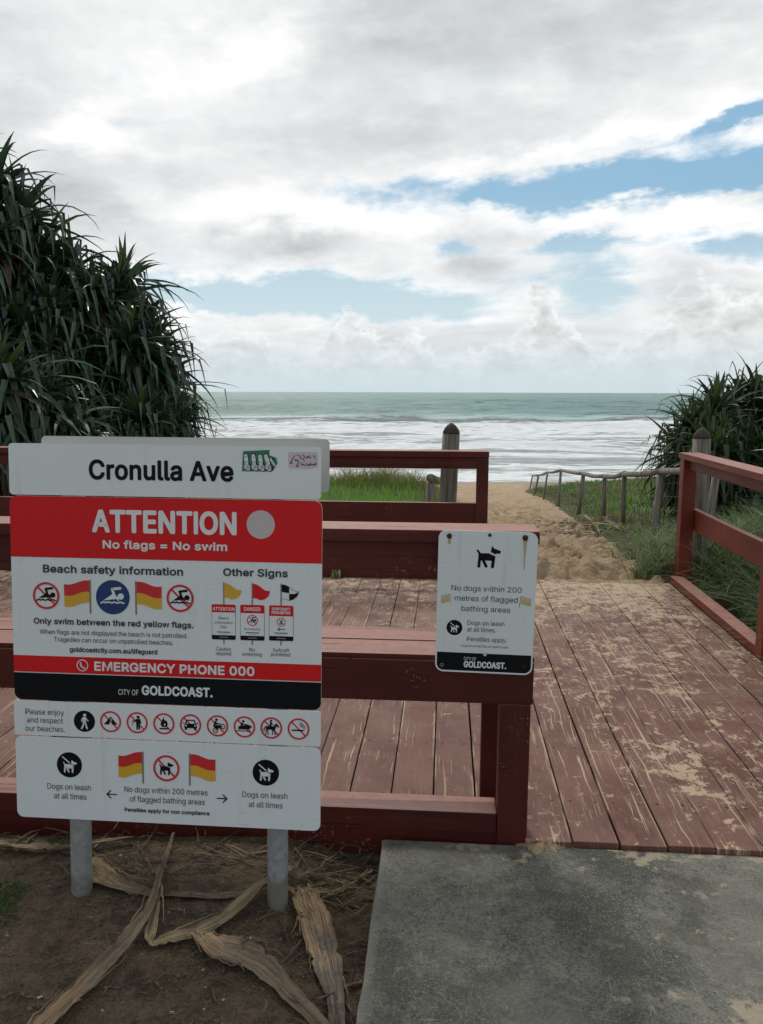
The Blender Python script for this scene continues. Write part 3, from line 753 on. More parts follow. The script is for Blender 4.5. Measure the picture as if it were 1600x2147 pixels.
# far railing at the beach end
t = empty('deck_railing', D(-0.6, 6.33, 0.04), (0, 0, DECK_ROT))
tag(t, 'dark red railing at the far deck end with green grass showing between its rails', 'railing', 'red timber railings round the deck')
L2 = lambda *a: L(*a, -0.6, 6.33, 0.04)
part('top_rail', paint_u, t, L2(-7.0, 0.335, 6.25, 6.40, 1.004, 1.052))
part('upper_rail', paint_u, t, L2(-7.0, 0.241, 6.275, 6.320, 0.914, 1.002))
part('middle_rail', paint_u, t, L2(-7.0, 0.241, 6.275, 6.320, 0.487, 0.648))
part('bottom_rail', paint_kick, t, L2(-7.0, 0.238, 6.255, 6.345, 0.046, 0.106))
for u in (0.243, -2.2, -4.6):
    part('post', paint_z, t, L2(u, u + 0.09, 6.256 if u > 0 else 6.323, 6.355 if u > 0 else 6.41, 0.0, 1.002))

bolts(t, [(0.288 + .6, 6.252 - 6.33, 0.98 - .04), (0.288 + .6, 6.252 - 6.33, 0.60 - .04), (0.288 + .6, 6.252 - 6.33, 0.53 - .04)], 0.009)
# right railing, running back towards the camera
t = empty('deck_railing', D(1.83, 4.4, 0.04), (0, 0, DECK_ROT))
tag(t, 'red railing along the right side of the deck beside long grass', 'railing', 'red timber railings round the deck')
L3 = lambda *a: L(*a, 1.83, 4.4, 0.04)
part('top_rail', paint_v, t, L3(1.762, 1.915, 2.3, 6.30, 1.012, 1.055))
part('upper_rail', paint_v, t, L3(1.842, 1.886, 2.3, 6.29, 0.925, 1.010))
part('middle_rail', paint_v, t, L3(1.903, 1.946, 2.3, 6.37, 0.458, 0.617))
part('bottom_rail', paint_v, t, L3(1.748, 1.842, 4.537, 6.285, 0.046, 0.100))
part('bottom_rail', paint_v, t, L3(1.748, 1.842, 2.427, 4.438, 0.046, 0.100))
part('post', paint_pz, t, L3(1.803, 1.90, 6.29, 6.39, 0.0, 1.010))
for v in (4.44, 2.33):
    part('post', paint_pz, t, L3(1.7435, 1.8405, v, v + 0.095, 0.0445, 1.0095))

# ------------------------------------------------------------------ round weathered posts at the path entrance
def round_post(name, u, v, h, r, label, seed, lean=(0, 0)):
    rnd = random.Random(seed)
    x, y, _ = D(u, v)
    zb = -0.12
    t = empty(name, (x, y, zb), (lean[0], lean[1], 0))
    tag(t, label, 'post', 'round timber posts at the deck end')
    bm = bmesh.new(); n = 20
    zs = [0, .3, .6, .9, h - 0.075 - zb - 0.012]
    tube(bm, [(0, 0, z) for z in zs], [r * 1.04, r * 1.02, r, r, r * .99], n, wob=0.02, rnd=rnd)
    finish(bm, 'shaft', M_grey_wood, t, True)
    bm = bmesh.new(); z0 = h - 0.075 - zb
    tube(bm, [(0, 0, z0 - .011), (0, 0, z0), (0, 0, z0 + .03), (0, 0, z0 + .055), (0, 0, z0 + .075)], [r * .93, r * .98, r * .80, r * .52, r * .12], n, wob=0.02, rnd=rnd)
    finish(bm, 'cap', M_cap, t, True)
    return t
round_post('timber_post', 0.000, 6.60, 1.255, 0.071, 'weathered grey timber post behind the far red railing, in front of the surf', 1, (0, 0.035))
round_post('timber_post', 2.030, 6.52, 1.235, 0.068, 'weathered grey timber post behind the corner of the right railing, in front of the pandanus', 2, (0, -0.03))

# ------------------------------------------------------------------ rail-and-wire fence along the path
def log_fence(name, tops, label, base_drop, r=0.037, wires=True):
    x0, y0, z0 = tops[0]
    org = Vector((x0, y0, float(ground_z(x0, y0))))
    t = empty(name, org); tag(t, label, 'fence')
    rnd = random.Random(len(tops))
    for i, (x, y, z) in enumerate(tops):
        zb = float(ground_z(x, y)) - 0.15
        lean = rnd.uniform(-.02, .14)
        rr = r * rnd.uniform(.85, 1.15)
        bm = bmesh.new()
        tube(bm, [(x - lean - org.x, y - org.y, zb - org.z), (x - lean * .5 - org.x, y - org.y, (zb + z) / 2 - org.z), (x - org.x, y - org.y, z - 0.02 - org.z)], [rr * 1.05, rr, rr * .95], 10, wob=.04, rnd=rnd)
        finish(bm, 'post', M_grey_wood, t, True)
    for (a, b) in zip(tops, tops[1:]):
        va, vb = Vector(a) - org, Vector(b) - org
        bm = bmesh.new(); pts = [va.lerp(vb, k / 4) + Vector((0, 0, 0.02 - 0.022 * math.sin(math.pi * k / 4) + rnd.uniform(-.006, .006))) for k in range(5)]
        pts[0] += (pts[0] - pts[1]).normalized() * 0.04
        tube(bm, pts, [r * rnd.uniform(.85, 1.05) for _ in range(5)], 10, wob=.05, rnd=rnd)
        finish(bm, 'rail', M_grey_wood, t, True)
    if wires:
        bm = bmesh.new()
        for (a, b) in zip(tops, tops[1:]):
            va, vb = Vector(a) - org, Vector(b) - org
            for dzz in (.12, .26, .40, .54, .68):
                tube(bm, [va - Vector((0, 0, dzz)), vb - Vector((0, 0, dzz))], 0.0018, 4, False)
            nn = int((vb - va).length / .16)
            for q in range(1, nn):
                p = va.lerp(vb, q / nn)
                tube(bm, [p - Vector((0, 0, .05)), p - Vector((0, 0, .70))], 0.0013, 3, False)
        finish(bm, 'wire_mesh', M_wire, t)
    return t
FT = [(2.90, 7.0, 0.86), (3.038, 8.8, 0.64), (3.305, 11.0, 0.385), (3.537, 12.8, 0.170), (3.87, 15.5, -0.055), (4.435, 20.0, -0.413), (5.256, 25.6, -1.026), (6.175, 31.8, -1.733), (7.088, 38.0, -2.387)]
log_fence('log_fence', FT, 'long grey log fence with wire mesh leading down to the beach beside the sand path', 1.0)
FT2 = [(0.455, 7.45, 0.69), (0.79, 9.6, 0.46), (1.05, 12.4, 0.18)]
log_fence('log_fence', FT2, 'stubby grey log fence in the green grass behind the far railing, left of the path', 1.0, 0.042, False)
#PART2
# ------------------------------------------------------------------ printed artwork helpers (sign plane: x right, z up, -y towards the reader; millimetres)
from mathutils.geometry import tessellate_polygon
class Art:
    def __init__(s): s.V, s.F, s.I, s.M = [], [], [], []
    def mi(s, m):
        if m not in s.M: s.M.append(m)
        return s.M.index(m)
    def poly(s, pts, m, lay=1, cx=0, cz=0, sc=1.0, flip=1):
        b = len(s.V); P = [(cx + p[0] * sc * flip, cz + p[1] * sc) for p in pts]
        s.V += [(x / 1000, -0.0003 * lay, z / 1000) for x, z in P]
        for tri in tessellate_polygon([[Vector((x, z, 0)) for x, z in P]]):
            a, b_, c = [Vector(P[i]) for i in tri]
            cr = (b_ - a).x * (c - a).y - (b_ - a).y * (c - a).x
            s.F.append([b + i for i in (tri if cr > 0 else tri[::-1])]); s.I.append(s.mi(m))
    def rect(s, x0, x1, z0, z1, m, lay=1, **k): s.poly([(x0, z0), (x1, z0), (x1, z1), (x0, z1)], m, lay, **k)
    def disc(s, x, z, r, m, lay=1, n=36, **k): s.poly([(x + r * math.cos(2 * math.pi * i / n), z + r * math.sin(2 * math.pi * i / n)) for i in range(n)], m, lay, **k)
    def ring(s, x, z, r0, r1, m, lay=1, n=40, a0=0.0, a1=2 * math.pi):
        b = len(s.V)
        for i in range(n + 1):
            a = a0 + (a1 - a0) * i / n
            for r in (r0, r1): s.V.append(((x + r * math.cos(a)) / 1000, -0.0003 * lay, (z + r * math.sin(a)) / 1000))
        for i in range(n):
            k = b + 2 * i; s.F.append([k, k + 1, k + 3, k + 2]); s.I.append(s.mi(m))
    def stroke(s, pts, w, m, lay=1, cx=0, cz=0, sc=1.0, flip=1, cap=True):
        for (a, b) in zip(pts, pts[1:]):
            A = Vector((cx + a[0] * sc * flip, cz + a[1] * sc)); B = Vector((cx + b[0] * sc * flip, cz + b[1] * sc))
            d = (B - A)
            if d.length < 1e-6: continue
            n = Vector((-d.y, d.x)).normalized() * w * sc / 2
            s.poly([tuple(A - n), tuple(B - n), tuple(B + n), tuple(A + n)], m, lay)
        if cap:
            for p in pts: s.disc(cx + p[0] * sc * flip, cz + p[1] * sc, w * sc / 2, m, lay, 12)
    def build(s, name, parent):
        return pydata(name, s.V, s.F, s.M, parent, s.I)

# letter shapes: character, advance | points | triangles, in 1/1000 of the type size
GLYPHS = [
    ' 188',
    '.188|95,-4 78,-1 63,9 53,24 50,41 53,59 63,73 78,83 95,87 113,83 128,73 138,59 141,41 138,24 128,9 113,-1|7,9,8 6,9,7 6,10,9 5,10,6 5,11,10 4,11,5 4,12,11 3,12,4 3,13,12 2,13,3 2,14,13 1,14,2 1,15,14 0,15,1',
    '/249|235,533 71,-76 14,-76 178,533|2,0,3 2,1,0',
    '0453|227,-7 174,1 130,24 95,62 69,113 53,178 48,254 53,330 69,395 95,447 130,484 174,508 227,516 279,508 323,484 358,447 384,395 400,330 405,254 400,178 384,113 359,62 323,24 279,1 227,50 261,56 290,74 313,103 330,144 340,194 344,254 340,314 330,365 313,405 290,435 261,453 227,460 192,453 163,435 140,405 123,365 113,314 109,254 113,194 123,144 140,103 163,74 192,56|11,13,12 10,13,11 10,14,13 9,14,10 9,36,14 36,15,14 9,37,36 35,15,36 9,38,37 34,15,35 8,38,9 34,16,15 8,39,38 33,16,34 8,40,39 32,16,33 7,40,8 32,17,16 7,41,40 31,17,32 6,41,7 31,18,17 6,42,41 30,18,31 5,42,6 5,43,42 29,18,30 29,19,18 5,44,43 28,19,29 4,44,5 28,20,19 4,45,44 27,20,28 3,45,4 27,21,20 3,46,45 26,21,27 3,47,46 25,21,26 2,47,3 25,22,21 2,24,47 24,22,25 2,22,24 1,22,2 1,23,22 0,23,1',
    '2453|64,0 64,47 234,229 261,257 282,282 299,305 311,327 318,348 320,371 317,397 308,419 293,436 273,449 250,457 224,460 196,457 172,447 153,433 139,413 130,390 127,362 66,362 71,405 86,442 111,473 143,496 182,511 225,516 268,511 306,497 337,474 361,445 376,411 381,372 378,345 371,318 357,290 336,259 306,223 267,180 153,60 153,57 389,57 389,0|26,28,27 26,29,28 25,29,26 25,30,29 24,30,25 24,31,30 23,15,24 15,14,24 14,13,24 13,31,24 12,31,13 23,16,15 11,31,12 23,17,16 11,32,31 22,17,23 10,32,11 22,18,17 9,32,10 22,19,18 9,33,32 21,19,22 8,33,9 21,20,19 8,34,33 7,34,8 6,34,7 6,35,34 5,35,6 5,36,35 4,36,5 4,37,36 3,37,4 3,38,37 2,38,3 1,38,2 1,39,38 1,40,39 1,41,40 1,42,41 1,43,42 0,43,1',
    '=453|72,97 72,153 381,153 381,97 72,245 72,301 381,301 381,245|4,6,5 4,7,6 0,2,1 0,3,2',
    'A480|16,0 201,509 276,509 463,0 395,0 287,302 276,334 264,372 250,420 232,478 245,478 228,419 213,371 201,333 191,302 85,0 110,142 110,199 370,199 370,142|0,9,1 9,2,1 9,10,2 10,3,2 0,17,9 17,11,9 11,8,9 11,8,10 8,18,10 18,3,10 7,18,8 17,12,11 6,18,7 17,13,12 5,18,6 17,14,13 17,16,14 16,15,14 4,19,5 19,18,5 0,16,17 16,18,17 16,19,18 19,3,18 0,15,16 4,3,19',
    'B456|60,0 60,509 241,509 289,504 329,491 359,469 381,442 394,410 398,374 395,344 387,320 373,301 356,286 336,275 315,267 315,262 339,257 363,245 385,227 402,203 414,173 418,136 413,100 400,67 377,39 344,18 301,4 247,0 125,57 245,57 296,63 330,80 349,105 355,137 352,161 342,184 327,203 306,218 279,228 248,231 125,231 125,285 238,285 265,288 288,296 308,309 323,326 333,348 336,372 330,403 313,429 283,446 240,452 125,452|0,53,1 53,2,1 53,3,2 53,4,3 53,5,4 53,52,5 52,6,5 0,41,53 51,6,52 50,6,51 50,7,6 49,7,50 49,8,7 48,8,49 48,9,8 47,9,48 46,9,47 46,10,9 45,10,46 45,11,10 44,11,45 44,12,11 43,12,44 42,12,43 42,13,12 0,40,41 40,42,41 40,13,42 40,14,13 40,15,14 40,16,15 40,17,16 40,39,17 39,18,17 0,28,40 38,18,39 37,18,38 37,19,18 36,19,37 36,20,19 35,20,36 34,20,35 34,21,20 33,21,34 32,21,33 32,22,21 31,22,32 31,23,22 30,23,31 30,24,23 29,24,30 0,29,28 0,24,29 0,25,24 0,26,25 0,27,26',
    'C510|267,-7 205,1 150,25 104,63 70,115 48,179 40,254 48,329 70,393 104,445 150,484 205,508 267,516 305,513 340,504 373,490 402,471 427,447 448,418 463,385 473,348 408,348 401,373 389,395 375,413 357,428 337,440 315,449 292,454 267,456 223,450 184,432 150,403 125,364 109,314 103,254 109,194 125,145 151,105 184,76 223,59 267,53 292,55 315,60 337,69 357,81 375,96 389,114 401,136 408,160 473,160 463,124 448,91 428,62 402,38 373,19 341,5 305,-4|11,13,12 11,14,13 10,14,11 10,15,14 10,16,15 9,16,10 9,29,16 29,17,16 9,30,29 28,17,29 27,17,28 9,31,30 26,17,27 26,18,17 8,31,9 25,18,26 8,32,31 24,18,25 24,19,18 23,19,24 8,33,32 22,19,23 7,33,8 22,20,19 21,20,22 7,34,33 6,34,7 6,35,34 5,35,6 5,36,35 5,37,36 4,37,5 48,50,49 48,51,50 4,38,37 47,51,48 47,52,51 3,38,4 46,52,47 3,39,38 45,52,46 45,53,52 44,53,45 3,40,39 43,53,44 2,40,3 43,54,53 42,54,43 2,41,40 41,54,42 2,54,41 2,55,54 1,55,2 1,56,55 1,57,56 0,57,1',
    'D502|60,509 215,509 283,499 345,469 396,421 433,360 453,291 453,218 433,149 396,88 345,40 283,10 215,0 60,0;117,455 215,455 267,447 314,423 353,386 381,338 396,283 396,226 381,171 353,123 314,86 267,62 215,54 117,54',
    'E419|60,0 60,509 372,509 372,452 125,452 125,286 355,286 355,229 125,229 125,57 375,57 375,0|0,4,1 4,2,1 4,3,2 0,5,4 0,8,5 8,6,5 8,7,6 0,9,8 0,10,9 0,11,10',
    'F410|60,0 60,509 369,509 369,452 125,452 125,278 346,278 346,221 125,221 125,0|0,4,1 4,2,1 4,3,2 0,5,4 0,8,5 8,6,5 8,7,6 0,9,8',
    'G520|269,-7 205,1 149,25 104,64 69,116 47,179 40,254 47,329 69,393 103,445 149,484 203,508 265,516 304,513 340,504 374,489 403,469 429,445 449,416 465,384 474,349 408,349 399,372 387,393 373,411 356,427 337,439 315,448 291,454 265,456 222,450 183,432 150,404 125,364 109,314 103,254 109,194 125,145 151,105 184,76 224,59 269,53 309,57 345,71 374,93 396,123 410,160 415,202 434,199 283,199 283,256 478,256 478,200 471,141 451,91 419,50 377,19 326,0|11,13,12 11,14,13 10,14,11 10,15,14 10,16,15 9,16,10 9,29,16 29,17,16 9,30,29 28,17,29 27,17,28 9,31,30 26,17,27 8,31,9 26,18,17 25,18,26 8,32,31 24,18,25 24,19,18 23,19,24 8,33,32 7,33,8 22,19,23 22,20,19 21,20,22 7,34,33 6,34,7 6,35,34 49,51,50 49,47,51 47,52,51 5,35,6 5,36,35 49,46,47 48,52,47 48,53,52 46,48,49 46,53,48 5,37,36 4,37,5 45,53,46 4,38,37 45,54,53 44,54,45 3,38,4 3,39,38 43,54,44 43,55,54 3,40,39 42,55,43 2,40,3 2,41,40 41,55,42 2,55,41 2,56,55 1,56,2 1,57,56 0,57,1',
    'H517|60,0 60,509 125,509 125,289 392,289 392,509 457,509 457,0 392,0 392,232 125,232 125,0|0,2,1 0,3,2 4,6,5 4,7,6 0,10,3 10,4,3 10,9,4 9,7,4 0,11,10 8,7,9',
    'I168|56,509 56,0 112,0 112,509',
    'L393|60,0 60,509 125,509 125,57 361,57 361,0|0,2,1 0,3,2 0,4,3 0,5,4',
    'M628|60,0 60,509 152,509 277,187 282,174 287,159 293,141 299,123 305,103 311,84 317,65 322,49 307,49 312,65 318,83 324,102 330,121 336,140 342,158 348,174 352,187 476,509 568,509 568,0 504,0 504,291 504,308 504,327 505,347 505,369 506,391 506,413 507,435 507,457 513,457 505,433 498,409 490,386 482,363 474,341 467,322 461,305 456,291 342,0 286,0 170,291 165,304 159,321 152,340 145,361 137,384 129,408 121,432 112,457 119,457 119,437 120,416 120,394 121,372 121,350 122,328 122,309 122,291 122,0|0,53,1 53,2,1 53,54,2 54,3,2 20,33,21 33,22,21 33,34,22 34,23,22 0,52,53 55,3,54 20,32,33 35,32,34 32,23,34 56,52,55 52,3,55 20,35,32 35,31,32 20,36,35 0,56,52 56,51,52 0,57,56 20,37,36 0,58,57 20,38,37 0,59,58 20,39,38 0,60,59 20,40,39 0,61,60 20,41,40 0,62,61 20,42,41 0,63,62 20,43,42 19,43,20 18,43,19 17,43,18 16,43,17 15,43,16 14,43,15 13,10,14 10,43,14 13,11,10 12,11,13',
    'N523|60,0 60,509 136,509 343,183 352,169 363,151 375,130 388,107 401,82 414,55 405,54 402,81 401,108 400,134 399,157 399,178 399,195 399,509 463,509 463,0 387,0 202,290 190,310 177,331 164,354 148,381 130,413 108,452 119,454 121,417 122,384 123,354 124,328 125,307 125,291 125,0|0,27,1 27,2,1 27,28,2 28,3,2 16,18,17 16,19,18 29,26,28 26,3,28 0,29,27 29,26,27 0,30,29 25,3,26 0,31,30 24,3,25 23,3,24 0,32,31 22,3,23 0,33,32 21,3,22 0,34,33 0,35,34 20,3,21 15,19,16 20,4,3 14,19,15 20,5,4 13,19,14 20,6,5 12,19,13 20,7,6 11,19,12 20,8,7 20,10,8 10,9,8 10,19,11 20,19,10',
    'O533|267,-7 205,1 150,25 105,63 70,115 48,179 40,254 48,329 70,393 105,445 150,484 205,508 267,516 329,508 384,484 429,445 464,393 486,329 493,254 486,179 464,115 429,63 384,25 329,1 267,53 310,59 349,76 383,105 408,144 425,194 430,254 425,314 408,365 383,404 349,433 310,450 267,456 223,450 184,433 151,404 125,364 109,314 103,254 109,194 125,144 151,105 184,76 223,59|11,13,12 10,13,11 10,14,13 9,14,10 9,36,14 36,15,14 9,37,36 35,15,36 34,15,35 9,38,37 8,38,9 34,16,15 33,16,34 8,39,38 32,16,33 8,40,39 7,40,8 32,17,16 31,17,32 7,41,40 31,18,17 6,41,7 30,18,31 6,42,41 5,42,6 5,43,42 29,18,30 29,19,18 5,44,43 28,19,29 4,44,5 28,20,19 4,45,44 27,20,28 3,45,4 27,21,20 3,46,45 26,21,27 3,47,46 25,21,26 2,47,3 25,22,21 2,24,47 24,22,25 2,22,24 1,22,2 1,23,22 0,23,1',
    'P445|60,0 60,509 235,509 289,503 332,487 366,462 390,430 404,391 409,348 404,304 390,265 366,233 332,207 289,191 235,186 109,186 109,242 233,242 269,246 297,256 318,272 333,294 342,319 344,348 342,376 333,402 318,423 297,439 268,449 232,452 125,452 125,0|0,30,1 30,2,1 30,3,2 30,4,3 30,5,4 30,29,5 29,28,5 28,6,5 0,16,30 16,31,30 27,6,28 26,6,27 26,7,6 25,7,26 24,7,25 24,8,7 23,8,24 22,8,23 22,9,8 21,9,22 21,10,9 20,10,21 19,10,20 19,11,10 18,11,19 17,11,18 0,15,16 31,17,16 31,14,17 14,11,17 14,12,11 14,13,12 0,14,15 0,31,14',
    'R449|60,0 60,509 236,509 290,504 333,489 367,465 390,433 405,395 409,352 405,309 390,271 367,240 333,217 289,203 236,198 96,198 96,255 234,255 269,258 298,267 319,281 334,300 342,324 345,352 342,380 334,405 319,425 298,440 269,449 233,452 125,452 125,0 353,0 230,229 303,229 428,0|0,16,1 16,30,1 30,2,1 30,3,2 30,4,3 30,5,4 30,29,5 29,28,5 28,6,5 16,31,30 27,6,28 26,6,27 26,7,6 25,7,26 24,7,25 24,8,7 23,8,24 22,8,23 22,9,8 21,9,22 21,10,9 20,10,21 19,10,20 19,11,10 18,11,19 17,11,18 0,15,16 31,17,16 31,33,17 33,11,17 33,34,11 34,12,11 31,14,33 14,32,33 35,12,34 13,35,12 14,35,13 0,14,15 0,31,14 32,35,14',
    'S447|224,-9 172,-4 128,9 91,31 64,60 46,96 38,137 104,137 110,110 123,88 142,71 166,59 194,52 224,49 257,52 286,60 311,74 329,92 341,114 346,139 342,161 332,179 316,193 296,205 272,214 245,222 184,239 128,260 86,289 60,326 52,372 58,413 75,448 102,476 138,498 180,511 227,516 275,511 316,498 351,476 377,449 394,415 401,378 337,378 326,412 302,437 267,453 225,459 194,456 167,448 145,435 129,418 118,398 115,376 119,352 131,334 148,319 169,308 191,300 212,293 264,279 287,272 312,264 336,252 359,238 379,220 395,198 405,171 408,139 403,99 386,64 360,34 323,11 278,-4|35,37,36 34,37,35 34,38,37 33,38,34 33,39,38 33,40,39 32,47,33 47,40,33 32,48,47 46,40,47 32,49,48 45,40,46 45,41,40 31,49,32 31,50,49 44,41,45 31,51,50 31,52,51 44,42,41 30,52,31 43,42,44 30,53,52 30,54,53 29,54,30 29,55,54 29,56,55 28,56,29 28,57,56 28,58,57 28,59,58 28,60,59 27,60,28 27,61,60 27,62,61 27,63,62 26,63,27 26,64,63 25,64,26 25,65,64 24,65,25 24,66,65 23,66,24 22,66,23 22,67,66 21,67,22 20,67,21 20,68,67 19,68,20 18,68,19 18,69,68 5,7,6 5,8,7 17,69,18 5,9,8 17,70,69 4,9,5 16,70,17 4,10,9 15,70,16 4,11,10 15,71,70 14,71,15 3,11,4 3,12,11 13,71,14 3,13,12 3,71,13 3,72,71 2,72,3 2,73,72 1,73,2 1,0,73',
    'T449|32,452 32,509 417,509 417,452 257,452 257,0 193,0 193,452|0,2,1 0,3,2 7,3,0 6,4,7 4,3,7 6,5,4',
    'U517|259,-8 203,-2 154,15 114,43 85,80 66,124 60,173 60,509 124,509 124,178 128,144 141,113 160,87 187,68 220,56 259,52 298,56 331,68 357,87 377,113 389,144 393,178 393,509 457,509 457,173 451,124 433,80 403,43 363,15 315,-2|6,8,7 6,9,8 21,23,22 21,24,23 6,10,9 20,24,21 5,10,6 20,25,24 5,11,10 19,25,20 4,11,5 19,26,25 4,12,11 18,26,19 4,13,12 17,26,18 3,13,4 17,27,26 3,14,13 16,27,17 3,15,14 15,27,16 3,27,15 3,28,27 2,28,3 1,28,2 1,29,28 0,29,1',
    'W686|155,0 16,509 82,509 163,196 170,171 175,145 181,120 187,94 192,67 197,40 189,40 194,67 200,94 205,120 211,145 218,171 224,196 306,509 380,509 462,196 468,171 474,145 480,120 486,94 492,67 497,40 488,40 493,67 499,94 504,120 510,145 517,171 523,196 603,509 670,509 530,0 455,0 368,323 359,356 351,391 344,431 336,475 350,475 342,433 335,395 327,359 318,323 230,0|0,2,1 0,3,2 16,41,17 41,18,17 41,42,18 42,19,18 32,34,33 32,35,34 16,43,41 43,40,41 43,40,42 40,19,42 16,44,43 39,19,40 16,45,44 38,19,39 16,46,45 37,19,38 16,47,46 36,19,37 0,4,3 15,47,16 36,20,19 31,35,32 0,5,4 14,47,15 36,21,20 30,35,31 0,6,5 13,47,14 36,22,21 29,35,30 0,7,6 12,47,13 36,23,22 28,35,29 0,8,7 11,47,12 36,24,23 27,35,28 0,10,8 10,9,8 36,26,24 26,25,24 10,47,11 26,35,27 0,47,10 36,35,26',
    'Y472|203,0 203,208 16,509 91,509 192,344 208,318 222,292 236,264 250,230 224,230 237,265 251,293 265,318 280,344 381,509 455,509 268,208 268,0|1,3,2 1,4,3 13,15,14 13,16,15 1,5,4 12,16,13 11,16,12 1,6,5 10,16,11 1,7,6 9,8,10 8,16,10 1,8,7 1,16,8 0,16,1 0,17,16',
    'a389|160,-9 126,-5 94,5 68,22 48,45 35,73 30,108 34,138 43,161 58,179 78,193 100,203 125,211 152,216 178,220 209,224 234,227 252,230 265,235 273,243 276,255 276,257 273,279 267,297 256,311 240,322 220,329 196,331 171,329 149,322 132,313 118,301 107,288 100,274 41,291 57,322 79,346 104,364 133,375 163,382 194,384 215,383 239,379 263,372 286,360 306,343 322,320 333,290 337,251 337,0 277,0 277,52 272,52 264,38 252,25 236,12 215,1 190,-6 170,45 202,49 228,59 248,74 263,93 272,115 276,138 276,190 270,186 259,182 246,179 231,176 216,173 200,171 186,169 175,168 154,164 134,159 117,150 103,139 95,124 92,105 94,87 102,72 114,61 130,52 149,47|39,41,40 39,42,41 38,42,39 38,43,42 37,43,38 37,44,43 36,44,37 36,45,44 35,45,36 35,27,45 27,46,45 35,28,27 26,46,27 35,29,28 25,46,26 35,30,29 34,30,35 24,46,25 24,47,46 34,31,30 23,47,24 34,32,31 22,47,23 33,32,34 22,48,47 21,48,22 20,48,21 19,48,20 19,49,48 18,49,19 17,65,18 65,49,18 16,65,17 15,65,16 14,65,15 13,65,14 12,65,13 11,65,12 10,65,11 9,65,10 9,66,65 64,49,65 9,67,66 9,68,67 8,68,9 8,69,68 8,70,69 8,71,70 8,72,71 8,73,72 8,74,73 8,75,74 7,75,8 7,76,75 7,77,76 7,78,77 63,49,64 6,78,7 6,79,78 62,49,63 5,79,6 5,80,79 61,51,62 51,49,62 5,81,80 60,51,61 4,81,5 4,82,81 4,83,82 59,52,60 52,51,60 4,84,83 59,53,52 50,49,51 58,53,59 4,58,84 4,53,58 3,53,4 3,54,53 3,55,54 2,55,3 2,56,55 1,56,2 1,57,56 0,57,1',
    'b424|229,-8 198,-5 172,4 153,17 138,31 127,46 118,59 112,59 112,0 53,0 53,509 114,509 114,319 118,319 127,331 137,346 152,360 171,373 197,381 229,384 274,378 313,361 345,332 370,293 385,245 390,189 385,133 370,84 346,45 313,16 274,-2 220,47 253,51 279,66 301,88 316,117 325,151 328,189 325,227 316,261 301,290 280,311 253,325 220,330 188,325 161,312 140,291 125,263 116,229 113,189 116,150 125,115 140,86 162,65 188,51|9,11,10 9,12,11 18,20,19 17,20,18 17,21,20 16,21,17 16,22,21 15,22,16 14,22,15 14,43,22 43,42,22 42,23,22 13,43,14 13,44,43 13,45,44 41,23,42 9,13,12 9,47,13 47,46,13 46,45,13 40,23,41 40,24,23 39,24,40 9,48,47 38,24,39 38,25,24 9,49,48 37,25,38 9,50,49 36,25,37 36,26,25 35,26,36 9,51,50 35,27,26 34,27,35 9,7,51 7,52,51 33,27,34 7,53,52 33,28,27 32,28,33 7,6,53 6,54,53 9,8,7 5,54,6 31,28,32 5,31,54 5,28,31 4,28,5 4,29,28 3,29,4 2,29,3 2,30,29 1,30,2 1,0,30',
    'c396|207,-8 159,-2 117,16 82,46 56,85 40,133 34,187 40,243 56,291 82,330 117,360 159,378 207,384 234,383 260,377 284,368 305,356 324,341 340,322 353,301 362,277 303,262 298,276 290,289 281,301 270,311 257,319 242,325 226,329 207,330 173,325 145,310 124,287 108,258 99,224 96,187 99,151 108,117 124,89 145,66 173,51 207,46 226,48 243,52 258,58 271,66 282,76 292,89 299,102 304,117 363,102 354,78 341,56 325,37 306,21 285,9 261,-1 235,-6|11,13,12 11,14,13 10,14,11 10,15,14 10,16,15 9,16,10 9,17,16 9,29,17 29,18,17 8,30,9 30,29,9 28,18,29 27,18,28 8,31,30 26,18,27 26,19,18 25,19,26 24,19,25 8,32,31 23,19,24 23,20,19 7,32,8 22,20,23 7,33,32 22,21,20 7,34,33 6,34,7 6,35,34 5,35,6 5,36,35 5,37,36 4,37,5 4,38,37 48,50,49 48,51,50 47,51,48 46,51,47 4,39,38 3,39,4 46,52,51 45,52,46 44,52,45 3,40,39 43,52,44 43,53,52 42,53,43 3,41,40 41,53,42 3,53,41 2,53,3 2,54,53 2,55,54 1,55,2 1,56,55 1,57,56 0,57,1',
    'd424|195,-8 151,-2 111,16 79,45 55,84 39,133 34,189 39,245 55,293 79,332 112,361 151,378 196,384 228,381 253,373 272,360 287,346 298,331 306,319 311,319 311,509 372,509 372,0 313,0 313,59 307,59 298,46 287,31 272,17 252,4 227,-5 205,47 236,51 263,65 284,86 299,115 309,150 312,189 309,229 300,263 284,291 263,312 237,325 205,330 172,325 145,311 124,290 108,261 99,227 96,189 99,151 109,117 124,88 145,66 172,51|19,21,20 19,22,21 11,13,12 11,14,13 10,14,11 10,15,14 9,15,10 9,16,15 9,17,16 8,44,9 44,43,9 43,17,9 43,18,17 42,18,43 41,18,42 8,45,44 41,19,18 41,40,19 40,39,19 39,22,19 8,46,45 7,46,8 7,47,46 38,22,39 7,48,47 6,48,7 37,22,38 6,49,48 6,50,49 36,22,37 5,50,6 5,51,50 35,22,36 4,51,5 4,52,51 34,24,35 24,22,35 4,53,52 33,24,34 3,53,4 3,54,53 32,25,33 25,24,33 32,26,25 23,22,24 3,31,54 31,26,32 3,26,31 3,27,26 2,27,3 2,28,27 2,29,28 1,29,2 1,30,29 0,30,1',
